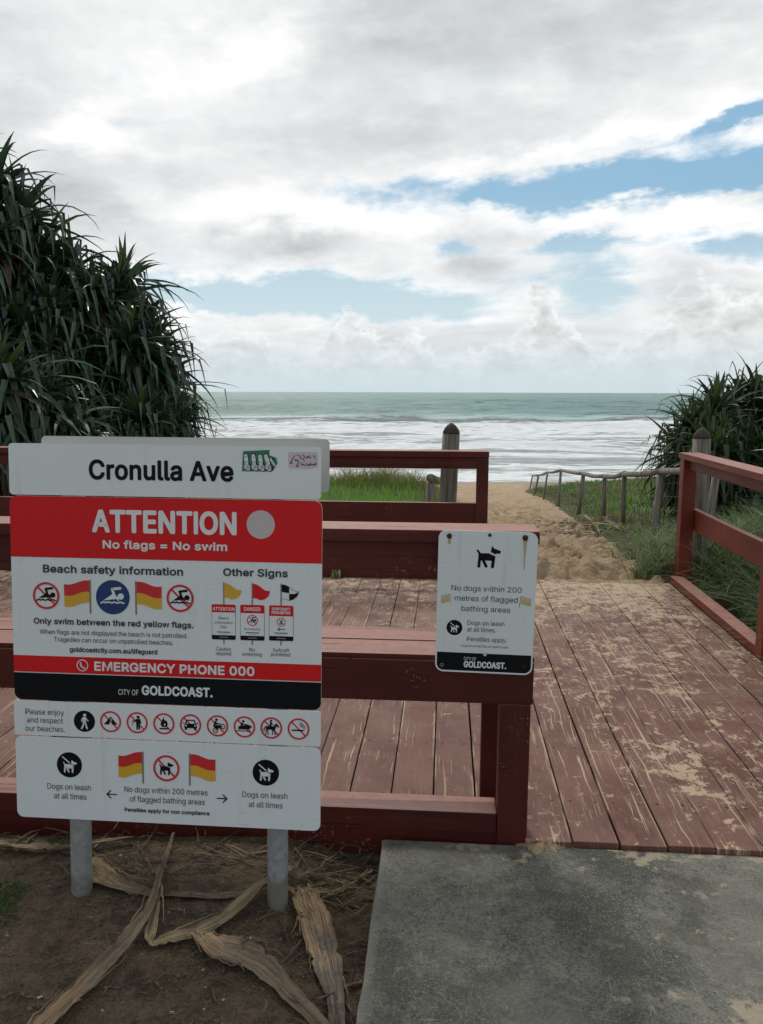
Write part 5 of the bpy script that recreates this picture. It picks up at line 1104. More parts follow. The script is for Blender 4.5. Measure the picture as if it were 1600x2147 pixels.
lettering(p1, [('Cronulla Ave', -211.5, 199.5, 1287.6, 56.1, 0.044)], M_black)
# stickers on the street name panel
a = Art()
a.poly([(223, 1317), (226, 1372), (300, 1376.5), (299, 1362), (319, 1355), (322, 1340), (310, 1320), (300, 1317)], M_green, 2)
for i, (xx, hh) in enumerate(((237, 46), (258, 46), (277, 45), (296, 46))):
    lean = 5 if i == 3 else 0
    a.stroke([(xx - 2 + lean * -.6, 1318 + hh - 4), (xx + lean * .3, 1340)], 13, M_black, 3, cap=True)
    a.stroke([(xx + 1, 1328), (xx + 5, 1326)], 19, M_black, 3)
    a.stroke([(xx - 3 + lean * -.6, 1318 + hh - 5), (xx - 1 + lean * .3, 1340)], 10.5, M_white, 4)
    a.stroke([(xx, 1329), (xx + 3, 1327)], 16, M_white, 4)
    a.stroke([(xx + 7, 1338), (xx + 10, 1332), (xx + 9, 1324)], 2.0, M_black, 5)
a.stroke([(302, 1350), (308, 1354), (312, 1349)], 3, M_black, 4); a.stroke([(303, 1352), (309, 1342), (314, 1335)], 5, M_white, 5)
a.build('graffiti_sticker', p1)
a = Art()
a.poly([(351.5, 1369), (360, 1371.5), (432, 1372), (433.5, 1330), (400, 1326), (353, 1328)], M_pinkst, 2)
for q in ([(369, 1362), (361, 1347), (357, 1340), (364, 1342)], [(371, 1352), (373, 1347), (377, 1351), (379, 1346)], [(376, 1364), (381, 1361)], [(386, 1363), (384, 1357), (389, 1352)], [(393, 1364), (397, 1358), (392, 1351)],
          [(402, 1361), (406, 1359), (401, 1354)], [(411, 1363), (408, 1357), (414, 1356)], [(420, 1362), (426, 1360)], [(424, 1355), (427, 1354)], [(381, 1345), (374, 1332), (382, 1334)], [(387, 1343), (390, 1336), (395, 1339), (398, 1334)],
          [(394, 1345), (397, 1347)], [(402, 1341), (404, 1335), (410, 1340), (411, 1334)], [(415, 1343), (413, 1336), (420, 1339), (422, 1334)], [(427, 1343), (424, 1337), (430, 1340)]):
    a.stroke(q, 2.1, M_black, 3)
a.build('paper_sticker', p1)
a = Art(); a.rect(340.5, 440.5, 1246.5, 1303, M_clear, 2); a.build('blank_sticker', p1)

# attention panel
a = Art(); a.poly(rrect(-444.2, 446.2, 1065.5, 1238.8, 22, corners=(0, 1, 1, 0)), M_red, 1); a.build('red_band', p2)
a = Art(); a.rect(-444.2, 446.2, 733, 781, M_red, 1); a.build('red_band', p2)
a = Art(); a.poly(rrect(-444.2, 446.2, 651.2, 730.5, 22, corners=(1, 0, 0, 1)), M_black, 1); a.build('black_band', p2)
a = Art(); a.disc(275.3, 1170.4, 39.5, M_sticker, 2, 48); a.build('round_sticker', p2)
lettering(p2, [('ATTENTION', -205.3, 207.9, 1139.2, 64.9, 0.052), ('No flags = No swim', -175.2, 181.2, 1094.4, 23.5, 0.052),
               ('EMERGENCY PHONE 000', -205.9, 257.3, 742.5, 27.1, 0.052), ('CITY OF', -136.6, -77.3, 675.5, 15.8, 0.0), ('GOLDCOAST.', -68.2, 137.5, 677.0, 27.8, 0.056),
               ('ATTENTION', 138.9, 201.3, 926.7, 10.1, 0.030), ('DANGER', 227.9, 274.6, 928.1, 10.6, 0.030), ('SURFCRAFT', 306.4, 358.7, 931.6, 8.2, 0.044), ('PROHIBITED', 305.8, 359.3, 921.2, 8.2, 0.044)], M_print, 'white_lettering')
lettering(p2, [('Beach safety information', -350.8, 55.0, 1022.1, 22.5, 0.044), ('Other Signs', 169.1, 351.4, 1025.1, 21.6, 0.044), ('Only swim between the red yellow flags.', -381.5, 83.7, 873.8, 17.4, 0.044),
               ('When flags are not displayed the beach is not patrolled.', -364.3, 65.4, 845.2, 13.2), ('Tragedies can occur on unpatrolled beaches.', -322.9, 24.4, 824.1, 13.2),
               ('goldcoastcity.com.au/lifeguard', -277.3, -21.2, 795.5, 13.9, 0.044), ('Beach', 155.4, 184.6, 902.1, 7.7), ('information', 144.7, 195.2, 889.1, 7.7), ('sign', 160.7, 179.1, 877.5, 7.7),
               ('No swimming', 229.0, 273.4, 873.7, 6.5), ('Caution', 148.4, 190.2, 812.6, 10.1), ('required', 147.2, 190.7, 799.8, 10.2), ('No', 242.5, 258.5, 813.4, 10.1), ('swimming', 222.9, 278.1, 800.3, 10.1),
               ('Surfcraft', 309.5, 355.5, 814.6, 10.1), ('prohibited', 304.7, 359.0, 802.1, 10.1)], M_grey_txt, 'dark_lettering')
pict(p2, p_swim, -343.1, 955.6, 39, True, M_black); pict(p2, p_swim, 46.0, 958.2, 39, True, M_black)
a = Art(); a.disc(-148.5, 956.0, 49, M_blue, 1, 48); p_swim(a, -148.5, 956, 47, M_print); a.build('pictogram', p2)
a = Art(); flag(a, -214, 1002, 907.5, 76, 74, -1); a.build('flag_symbol', p2)
a = Art(); flag(a, -81.2, 1002, 908, 74, 74, 1); a.build('flag_symbol', p2)
a = Art(); a.ring(-240.6, 757, 14.5, 17, M_print, 3, 32); a.stroke([(-246, 764), (-245, 756), (-240, 751), (-235, 749)], 5, M_print, 3); a.build('phone_symbol', p2)
def mini(x0, x1, z0, z1, zh, zf, xm, kind):
    a = Art()
    a.rect(xm - 1.8, xm + 1.8, z0 - 13, z0, M_polegrey, 1); a.rect(xm - 1.8, xm + 1.8, z1, 1007, M_polegrey, 1)
    a.poly(rrect(x0, x1, z0, z1, 4), M_grey_txt, 1); a.rect(x0 + .9, x1 - .9, z0 + 4, z1 - 4, M_white, 1.5)
    a.poly(rrect(x0, x1, zh, z1, 4, corners=(0, 1, 1, 0)), M_red, 2); a.poly(rrect(x0, x1, z0, zf, 4, corners=(1, 0, 0, 1)), M_black, 2)
    cx = (x0 + x1) / 2
    a.rect(cx - 19, cx + 19, zf + 7.4, zf + 10, M_grey_txt, 2); a.rect(cx - 12, cx + 12, zf + 3.8, zf + 4.8, M_polegrey, 2); a.rect(cx - 13, cx + 13, z0 + 5, z0 + 8, M_polegrey, 3)
    xf = xm + 1.8; z = 1005
    def pen(m, wid=1.0):
        a.poly([(xf, z), (xf + 8, z - 1), (xf + 18, z - 6), (xf + 34, z - 18), (xf + 49, z - 20), (xf + 44, z - 34), (xf + 32, z - 44), (xf + 20, z - 46), (xf + 10, z - 41), (xf, z - 41)], m, 2)
    if kind == 'y': pen(M_yellow)
    if kind == 'r': pen(M_red)
    if kind == 'b':
        a.poly([(xf, z), (xf + 10, z - 1), (xf + 21, z - 6.5), (xf + 21, z - 24), (xf, z - 21)], M_black, 2)
        a.poly([(xf + 21, z - 26), (xf + 36, z - 26), (xf + 49, z - 19), (xf + 43, z - 33), (xf + 32, z - 42), (xf + 21, z - 45)], M_black, 2)
        a.stroke([(xf + 21, z - 7), (xf + 34, z - 17), (xf + 48, z - 19)], 1.0, M_grey_txt, 2); a.stroke([(xf, z - 41), (xf + 10, z - 40), (xf + 21, z - 45)], 1.0, M_grey_txt, 2)
    if kind == 'r': p_prohibit(a, cx, 901.5, 15.5); p_swim(a, cx, 901.5, 15.5, M_black)
    if kind == 'b': p_prohibit(a, cx, 899, 12.5); p_run(a, cx, 899, 12.5); arrow(a, cx + 11, cx - 9, 878.5, 2.0, 4.5)
    a.build('small_sign_symbol', p2)
mini(135.8, 204.0, 844.3, 944.3, 921.6, 857, 170.5, 'y'); mini(217.3, 285.8, 844.6, 945, 921.6, 857.5, 251.2, 'r'); mini(298.8, 367.2, 846, 945.6, 915.5, 859, 332.5, 'b')

# rules panel
lettering(p3, [('Please enjoy', -413.1, -297.9, 608.2, 16.0), ('and respect', -409.3, -301.5, 583.9, 16.0), ('our beaches.', -414.3, -296.5, 558.9, 16.1)], M_grey_txt)
pict(p3, p_walker, -238.2, 593.5, 31.5, False)
for fn, x in zip((p_tent, p_litter, p_fire, p_car, p_bike, p_jetski, p_horse, p_cig), (-160.6, -82.7, -4.6, 73.0, 150.9, 228.4, 305.4, 382.7)):
    pict(p3, fn, x, 595.5, 31.0)
# dog rules panel
lettering(p4, [('Dogs on leash', -352.8, -222.9, 388.5, 16.9), ('at all times', -333.4, -236.5, 360.5, 16.9), ('Dogs on leash', 221.9, 351.7, 390.5, 16.5), ('at all times', 240.5, 338.0, 362.0, 16.6),
               ('No dogs within 200 metres', -123.2, 121.3, 389.7, 16.7), ('of flagged bathing areas', -108.1, 112.6, 361.6, 16.7), ('Penalties apply for non compliance', -123.4, 126.5, 331.2, 11.8, 0.044)], M_grey_txt)
pict(p4, p_leashdog, -285.5, 462.5, 37.5, False, M_print, M_black); pict(p4, p_leashdog, 289.4, 464.5, 38, False, M_print, M_black)
a = Art(); p_prohibit(a, 1.3, 465, 38.5); p_dog(a, 1.3, 465, 20.5, M_black); a.build('pictogram', p4)
a = Art(); flag(a, -67.5, 509, 417, 72, 74, -1); a.build('flag_symbol', p4)
a = Art(); flag(a, 69.3, 509, 417, 75, 74, 1); a.build('flag_symbol', p4)
a = Art(); arrow(a, -147, -175, 380.5, 3.4, 11); a.build('arrow_symbol', p4)
a = Art(); arrow(a, 149, 177, 383, 3.4, 11); a.build('arrow_symbol', p4)

# ------------------------------------------------------------------ dog sign bolted to the near railing
t = empty('dog_sign', (0.3301, 2.485, 0.8437)); t.rotation_mode = 'YXZ'; t.rotation_euler = (0.0067, 0.014, -0.0900)
tag(t, 'small white dog sign with a black foot, bolted to the end of the red railing', 'sign')
o = panel('sign_plate', -154.5, 153.0, -231, 229, 26, M_white, t, 0.0, 0.003)
a = Art(); a.poly(rrect(-149.5, 148.5, -225.5, -166, 21, corners=(1, 0, 0, 1)), M_black, 1); a.build('black_band', o)
lettering(o, [('No dogs within 200', -110.0, 109.1, 37.2, 17.2), ('metres of flagged', -98.4, 98.1, 4.7, 17.3), ('bathing areas', -76.3, 76.0, -28.7, 17.3), ('Dogs on leash', -56.1, 59.7, -73.1, 14.5),
              ('at all times.', -56.0, 34.1, -95.0, 14.6), ('Penalties apply.', -55.8, 70.1, -126.5, 14.6), ('Council of the City of Gold Coast', -74.9, 75.1, -145.8, 7.3)], M_grey_txt, 'dark_lettering')
lettering(o, [('CITY OF', -63.7, -24.7, -190.0, 10.3), ('GOLDCOAST.', -63.7, 71.4, -214.1, 21.5, 0.056)], M_print, 'white_lettering')
a = Art(); p_dog(a, 3, 149, 37, M_black); a.stroke([(7, 163), (25, 154)], 3.4, M_white, 4); a.build('pictogram', o)
pict(o, p_leashdog, -96.6, -84.3, 25.2, False, M_print, M_black)
a = Art(); flag(a, -112, 25, -10, 29, 30, -1, M_pale_red, M_pale_yel, False); a.stroke([(-112, 24), (-109.5, -8)], 1.6, M_pale_yel, 2); a.build('flag_symbol', o)
a = Art(); flag(a, 107, 26, -8, 33, 30, 1, M_pale_red, M_pale_yel, False); a.stroke([(108, 26), (104, -10)], 1.6, M_polegrey, 2); a.build('flag_symbol', o)
for P_ in ([(-128, 210), (-114, 210), (-117, 186), (-124, 184)], [(105, 212), (122, 212), (119, 192), (116.5, 160), (115, 110), (112, 112), (111, 160), (109, 190)]):
    a = Art(); a.poly(P_, M_stain, 1); a.build('rust_stain', o)
for (x, z, r) in ((-121.2, 210.9, 8.5), (113.4, 212.6, 9.2), (4.0, 217.8, 5.5)):
    bm = bmesh.new(); bmesh.ops.create_uvsphere(bm, u_segments=14, v_segments=8, radius=r / 1000)
    for v in bm.verts: v.co.y *= .45
    bmesh.ops.translate(bm, verts=bm.verts, vec=(x / 1000, -.001, z / 1000)); finish(bm, 'bolt', M_rust, o, True)
a = Art(); a.ring(-133.2, -209.3, 3.5, 6.2, M_polegrey, 2, 20); a.build('screw_hole', o)
a = Art(); a.ring(126.2, -203.5, 4, 5.6, M_rust, 2, 20); a.build('screw_hole', o)
a = Art(); a.disc(2.6, -168.5, 6, M_sticker, 3, 16); a.build('screw_hole', o)

# ------------------------------------------------------------------ pandanus
def leaf(Vv, Ff, Ii, p, d, L_, W, rnd, mi, droop=0.5, kink=None, nseg=7):
    p = Vector(p); d = Vector(d).normalized()
    tw = rnd.uniform(-.5, .5)
    step = L_ / nseg; b = len(Vv)
    s0 = d.cross(Vector((0, 0, 1)))
    s0 = s0.normalized() if s0.length > 1e-3 else Vector((1, 0, 0))
    n0 = s0.cross(d); s = s0 * math.cos(tw) + n0 * math.sin(tw)
    for i in range(nseg + 1):
        tt = i / nseg
        s = (s - d * s.dot(d)).normalized(); n = s.cross(d)
        w = W * (min(1.0, .55 + tt * 3) * (1 - tt) ** .8 if tt < 1 else 0.02) * 0.5
        Vv += [tuple(p - s * w + n * w * .45), tuple(p), tuple(p + s * w + n * w * .45)]
        if i < nseg:
            p = p + d * step
            d = (d + Vector((0, 0, -droop * step * (.35 + 1.6 * tt)))).normalized()
            if kink is not None and i == kink[0]:
                hd = Vector((d.x, d.y, 0)); hd = hd.normalized() if hd.length > .05 else Vector((rnd.uniform(-1, 1), rnd.uniform(-1, 1), 0)).normalized()
                d = (hd * kink[1] + Vector((rnd.uniform(-.3, .3), rnd.uniform(-.3, .3), -1))).normalized()
    for i in range(nseg):
        q = b + 3 * i
        Ff += [(q, q + 1, q + 4, q + 3), (q + 1, q + 2, q + 5, q + 4)]; Ii += [mi, mi]
def pandanus(base, heads, label, seed, size=1.0, nleaf=54, mats=None):
    rnd = random.Random(seed); bx, by = base; bz = float(ground_z(bx, by)) - 0.1
    t = empty('pandanus_tree', (bx, by, bz)); tag(t, label, 'pandanus tree', 'pandanus trees on the dune')
    o_ = Vector((bx, by, bz))
    cen = sum((Vector(h) for h in heads), Vector()) / len(heads); cen = Vector((cen.x, cen.y, bz + (cen.z - bz) * .35))
    Vv, Ff, Ii = [], [], []
    tr = bmesh.new()
    allh = [Vector(h) for h in heads]
    for h in heads:       # a second, deeper head next to each
        allh.append(Vector(h).lerp(cen, rnd.uniform(.12, .3)) + Vector((rnd.uniform(-.25, .25), rnd.uniform(-.2, .4), rnd.uniform(-.15, .15))))
    for h in allh:
        h = h + Vector((rnd.uniform(-.06, .06), rnd.uniform(-.25, .25), rnd.uniform(-.06, .06)))
        ax = (h - cen).normalized(); ax = (ax * .85 + Vector((rnd.uniform(-.3, .3), rnd.uniform(-.5, .1), .45))).normalized()
        side = ax.orthogonal().normalized(); s2 = ax.cross(side)
        nl = int(nleaf * rnd.uniform(.85, 1.15)); a0 = rnd.uniform(0, 6.28)
        sz = size * rnd.uniform(.85, 1.15)
        for j in range(nl):
            f = j / (nl - 1)
            th_ = R(8) + R(108) * f ** .85 + rnd.uniform(-.12, .12)
            ph = a0 + j * 2.39996 + rnd.uniform(-.2, .2)
            d = ax * math.cos(th_) + (side * math.cos(ph) + s2 * math.sin(ph)) * math.sin(th_)
            L_ = sz * rnd.uniform(.58, .92) * (.36 + .80 * math.sin(math.pi * min(1, f * .70 + .08)))
            kink = (rnd.choice([1, 2, 2, 3, 3, 4]), rnd.uniform(-.1, .6)) if (rnd.random() < .68 and f > .12) else None
            mi = 1 if (f < .12 and rnd.random() < .6) else (2 if f > .86 and rnd.random() < .75 else 0)
            leaf(Vv, Ff, Ii, h - ax * .10 * f + d * .04 - o_, d, L_, rnd.uniform(.080, .128) * size, rnd, mi, rnd.uniform(.6, 2.6), kink)
        for j in range(17):     # hanging skirt of old leaves
            ph = rnd.uniform(0, 6.28); d = (Vector((math.cos(ph), math.sin(ph), -.5)) - ax * .2).normalized()
            leaf(Vv, Ff, Ii, h - ax * rnd.uniform(.12, .4) - o_, d, sz * rnd.uniform(.7, 1.1), rnd.uniform(.03, .055), rnd, 2 if rnd.random() < .72 else 0, 3.2, None, 6)
        pts = []
        p0 = Vector((bx + rnd.uniform(-.12, .12), by + rnd.uniform(-.12, .12), bz)); p3 = h - ax * .02
        p1 = p0.lerp(p3, .35) + Vector((0, 0, .25 * (p3.z - bz) * .5)); p2 = p3 - ax * min(.7, (p3 - p0).length * .4)
        for q in range(9):
            u = q / 8; pts.append((p0 * (1 - u) ** 3 + p1 * 3 * u * (1 - u) ** 2 + p2 * 3 * u * u * (1 - u) + p3 * u ** 3) - o_)
        tube(tr, pts, [.075 - .004 * q for q in range(9)], 8, wob=.10, rnd=rnd)
    pydata('crown', Vv, Ff, mats or [M_pand, M_pand_y, M_pand_d], t, Ii)
    finish(tr, 'trunk', M_bark, t, True)
    return t
HA = [(-4.88, 10.0, 4.04), (-4.39, 9.6, 3.76), (-4.14, 9.6, 3.45), (-4.3, 9.0, 3.01), (-4.08, 9.2, 2.69), (-4.5, 9.0, 2.37), (-3.98, 8.8, 2.15), (-4.03, 9.9, 3.09), (-5.06, 9.6, 3.32), (-4.8, 9.0, 1.81), (-4.7, 9.6, 2.9)]
HB = [(-3.71, 10.0, 2.88), (-3.77, 9.5, 2.42), (-3.41, 10.0, 2.61), (-3.24, 10.5, 2.81), (-3.2, 10.0, 2.19), (-3.52, 9.5, 1.94), (-2.99, 10.2, 2.26), (-3.74, 9.2, 1.76), (-3.33, 9.8, 1.61), (-2.85, 10.2, 1.85), (-2.8, 10.5, 1.62), (-3.06, 9.9, 1.45), (-4.18, 9.8, 2.17), (-3.59, 9.6, 1.28)]
HC = [(-2.52, 9.5, 1.24), (-2.7, 9.2, 1.16), (-2.46, 9.6, 0.98), (-2.71, 9.0, 1.19), (-2.46, 9.3, 0.91), (-2.99, 9.1, 0.97)]
HD = [(-3.79, 7.9, 1.59), (-3.46, 7.9, 1.43), (-3.32, 8.1, 1.19), (-3.66, 7.8, 1.14), (-3.13, 8.2, 0.98), (-4.12, 7.9, 1.22)]
HE = [(3.70, 9.3, 1.02), (3.66, 9.2, 0.62), (3.9, 9.7, 1.28), (4.35, 10.1, 1.42), (3.75, 9.2, 1.0), (4.08, 10.0, 1.35), (3.65, 9.6, 1.1), (4.61, 10.4, 1.5), (3.62, 9.4, 0.78), (3.75, 9.0, 0.81), (4.09, 9.3, 0.98), (4.63, 9.8, 1.24), (4.09, 9.1, 0.46), (3.86, 9.3, 0.32), (4.38, 9.0, 0.63), (5.11, 10.2, 1.35), (3.68, 9.5, 0.47)]
HF = [(4.1, 8.6, 0.15), (4.43, 8.7, 0.4), (4.98, 9.2, 0.78), (5.02, 8.8, 0.28), (5.48, 10.0, 1.35)]
pandanus((-4.6, 9.9), HA, 'tallest dark green pandanus, at the left edge, rising high into the clouds', 11)
pandanus((-3.5, 10.1), HB, 'broad dark pandanus beside the tallest one, its crown sloping down towards the sea', 12)
pandanus((-2.6, 9.5), HC, 'low small pandanus just above the street name panel, against the surf', 13, 0.80)
pandanus((-3.8, 8.3), HD, 'low pandanus with long hanging leaves at far left above the street name panel', 14, 1.05)
pandanus((4.3, 9.9), HE, 'bushy olive green pandanus behind the right railing and its round post', 15, .74, 54, [M_pandr, M_pand_y, M_pand_d])
pandanus((5.0, 9.1), HF, 'dark pandanus at the right edge with drooping dead leaves seen through the right railing', 16, 1.0, 54, [M_pandr, M_pand_y, M_pand_d])

# ------------------------------------------------------------------ grasses and creepers (uncountable)
def blades(name, spots, hts, wid, mats, idx, lean, seed, nseg=3, wind=(0.25, -0.1)):
    r = np.random.default_rng(seed); n = len(spots)
    a = r.uniform(0, 2 * np.pi, n); ln = r.uniform(lean[0], lean[1], n)
    dx_ = np.cos(a) * ln + wind[0] * r.random(n); dy_ = np.sin(a) * ln + wind[1] * r.random(n)
    fa_ = r.uniform(0, np.pi, n); sx_, sy_ = np.cos(fa_), np.sin(fa_)
    V_ = np.zeros((n, nseg * 2 + 1, 3))
    for i in range(nseg + 1):
        tt = i / nseg
        cx = spots[:, 0] + dx_ * hts * tt ** 1.7; cy = spots[:, 1] + dy_ * hts * tt ** 1.7
        drop = (np.hypot(dx_, dy_) * .55) * tt ** 2.4
        cz = spots[:, 2] + hts * (tt - drop * .75)
        w = wid * (1 - tt) ** .7 * .5
        if i < nseg:
            V_[:, 2 * i] = np.stack([cx - sx_ * w, cy - sy_ * w, cz], 1); V_[:, 2 * i + 1] = np.stack([cx + sx_ * w, cy + sy_ * w, cz], 1)
        else: V_[:, 2 * nseg] = np.stack([cx, cy, cz], 1)
    st = nseg * 2 + 1; F_ = []; I_ = []
    for j in range(n):
        b = j * st
        for i in range(nseg - 1): F_.append((b + 2 * i, b + 2 * i + 1, b + 2 * i + 3, b + 2 * i + 2)); I_.append(idx[j])
        F_.append((b + 2 * nseg - 2, b + 2 * nseg - 1, b + 2 * nseg)); I_.append(idx[j])
    o = pydata(name, V_.reshape(-1, 3).tolist(), F_, mats, None, I_); tag(o, kind='stuff'); return o
def scatter(n, x0, x1, y0, y1, seed, keep):
    r = np.random.default_rng(seed); x = r.uniform(x0, x1, n); y = y0 + (y1 - y0) * r.random(n)
    k = keep(x, y, r); x, y = x[k], y[k]
    return np.stack([x, y, ground_z(x, y) - .01], 1)
xl_ = lambda y: np.interp(y, PL_Y, PL_X); xr_ = lambda y: np.interp(y, PR_Y, PR_X)
def deck_free(x, y):
    v = -x * SU + y * CU
    return v > 6.42
S = scatter(26000, -7, 1.6, 6.4, 15.5, 1, lambda x, y, r: (x < xl_(y) - .08 + .5 * fbm(x * 1.3, y * 1.3, 40)) & deck_free(x, y) & ((x > -2.6) | (r.random(len(x)) < .30)))
r = np.random.default_rng(3); hh = r.uniform(.07, .20, len(S)) * (1 + 1.2 * fbm(S[:, 0], S[:, 1], 44))
dry = ((S[:, 1] > 13.2) | (fbm(S[:, 0] * .9, S[:, 1] * .9, 45) > .30)).astype(int)
dry = np.where(r.random(len(S)) < .08, 1, np.where(r.random(len(S)) < .15, 0, dry))
tag(blades('dune_grass', S, np.clip(hh, .05, .4), r.uniform(.006, .012, len(S)), [M_grass, M_grass_d], dry, (.1, .7), 6), 'bright green grass on the low dune behind the far railing', 'grass')
# dry tussocks along the crest of the left dune
tus = []
for (cx, cy, rr, n) in ((-0.35, 13.4, .55, 700), (-1.7, 14.2, .8, 600), (-2.6, 13.6, .7, 400), (0.35, 13.0, .45, 450), (-0.9, 14.6, .7, 400), (0.95, 12.3, .3, 260), (1.2, 13.6, .3, 200)):
    q = np.random.default_rng(int(n + cx * 10)); a = q.uniform(0, 6.28, n); d = rr * np.sqrt(q.random(n)); tus.append(np.stack([cx + d * np.cos(a), cy + d * np.sin(a)], 1))
tus = np.concatenate(tus); S = np.stack([tus[:, 0], tus[:, 1], ground_z(tus[:, 0], tus[:, 1])], 1)
r = np.random.default_rng(8)
tag(blades('dry_tussock', S, r.uniform(.18, .46, len(S)), r.uniform(.006, .011, len(S)), [M_grass_d, M_grass], (r.random(len(S)) < .22).astype(int), (.3, 1.1), 9), 'straw coloured tussock grass on the crest of the dune', 'grass')
# right: long grass beside the railing
def keepr(x, y, r):
    u = x * CU + y * SU; v = -x * SU + y * CU
    return (u > np.where(v < 6.2, 2.12, 1.93)) & ((x > xr_(y) - .05) | (v < 6.3)) & (fbm(x * 2.2, y * 2.2, 47) > -.18)
S = scatter(24000, 1.9, 5.2, 2.4, 8.4, 10, keepr); r = np.random.default_rng(11)
S[:, 2] = np.maximum(S[:, 2], -0.12)
hh = r.uniform(.26, .74, len(S)) * (1 + .9 * fbm(S[:, 0] * 1.4, S[:, 1] * 1.4, 48)) * (1 - .45 * sstep(S[:, 1], 6.0, 7.6))
tag(blades('long_grass', S, hh, r.uniform(.007, .016, len(S)), [M_grass_r, M_weed, M_grass_d], r.choice([0, 0, 0, 0, 1, 1, 2], len(S)), (.45, 1.9), 12, 6), 'long arching grey green grass outside the right railing', 'grass')
q = np.random.default_rng(77); n = 900; uu_ = q.uniform(1.42, 1.80, n); vv_ = 6.42 + 1.3 * q.random(n) ** 1.3; keep_ = q.random(n) < (uu_ - 1.40) / .30
uu_, vv_ = uu_[keep_] + (vv_[keep_] - 6.4) * .12, vv_[keep_]; S = np.stack([uu_ * CU - vv_ * SU, uu_ * SU + vv_ * CU, 0 * uu_], 1); S[:, 2] = np.maximum(ground_z(S[:, 0], S[:, 1]), path_z(S[:, 1])) - .01; r = np.random.default_rng(78)
tag(blades('long_grass', S, r.uniform(.14, .42, len(S)), r.uniform(.006, .011, len(S)), [M_grass_r, M_weed, M_grass_d], r.choice([0, 0, 1, 2], len(S)), (.4, 1.7), 79, 6), 'tuft of pale arching grass at the foot of the right railing end post', 'grass')
# right dune: creeper and weeds between the log fence and beyond
S = scatter(52000, 2.2, 12, 6.5, 44, 14, lambda x, y, r: (x > xr_(y) - .25 + 1.5 * fbm(x * 1.3, y * 1.3, 49)) & deck_free(x, y) & (r.random(len(x)) < np.clip(13 / y, .28, 1)))
r = np.random.default_rng(15)
S[:, 2] += 0.0
nz_ = fbm(S[:, 0] * .8, S[:, 1] * .8, 52); edge = S[:, 0] - xr_(S[:, 1])
idx = np.where(nz_ + .20 * (edge < .8) + .09 * r.standard_normal(len(S)) > .16, 2, np.where(r.random(len(S)) < .3, 1, 0))
tag(blades('dune_creeper', S, r.uniform(.05, .20, len(S)) * (1 + 1.2 * nz_) * (1 + .012 * S[:, 1]) * (.30 + .70 * sstep(edge, -.1, 1.1)), r.uniform(.012, .034, len(S)), [M_weed, M_grass, M_grass_d], idx, (.3, 1.2), 16), 'low green creeper and brown weeds around the log fence', 'ground cover')
# grass at the near left
S = []
for (cx, cy, rr, n) in ((-1.13, 2.20, .075, 420), (-1.10, 2.12, .04, 120), (-1.2, 2.02, .05, 60)):
    q = np.random.default_rng(n); a = q.uniform(0, 6.28, n); d = rr * np.sqrt(q.random(n)); S.append(np.stack([cx + d * np.cos(a), cy + d * np.sin(a)], 1))
S = np.concatenate(S); S = np.stack([S[:, 0], S[:, 1], ground_z(S[:, 0], S[:, 1]) - .004], 1); r = np.random.default_rng(21)
tag(blades('grass_tuft', S, r.uniform(.010, .034, len(S)), r.uniform(.003, .006, len(S)), [M_weed, M_grass_d], (r.random(len(S)) < .12).astype(int), (.2, 1.0), 22), 'small bright green tuft of grass on the soil left of the sign post', 'grass')
# sparse dead turf on the soil
r = np.random.default_rng(30); n = 12000; x = r.uniform(-1.6, -.12, n); y = r.uniform(1.45, 2.6, n); k = fbm(x * 3.2, y * 3.2, 33) > .02
S = np.stack([x[k], y[k], ground_z(x[k], y[k]) - .002], 1)
M_turf = leaf_mat('dull_turf', (0.045, 0.050, 0.018), (0.10, 0.085, 0.042), 0.9, 0.1)
tag(blades('dead_turf', S, r.uniform(.005, .018, len(S)), r.uniform(.0012, .0026, len(S)), [M_turf, M_grass_d], (r.random(len(S)) < .25).astype(int), (.6, 1.8), 31), 'thin worn turf on the soil below the signs', 'grass')
# sprig growing out of the deck edge
S = D(-0.845, 6.235, 0.042); sp_ = np.repeat(np.array([[S.x, S.y, S.z]]), 14, 0) + np.random.default_rng(1).normal(0, .012, (14, 3)) * (1, 1, 0)
o = blades('weed_sprig', sp_, np.linspace(.06, .13, 14), np.full(14, .022), [M_grass_r], [0] * 14, (.1, .6), 2); o['kind'] = 'thing'
tag(o, 'little green sprig growing from the deck joint under the far railing', 'weed')

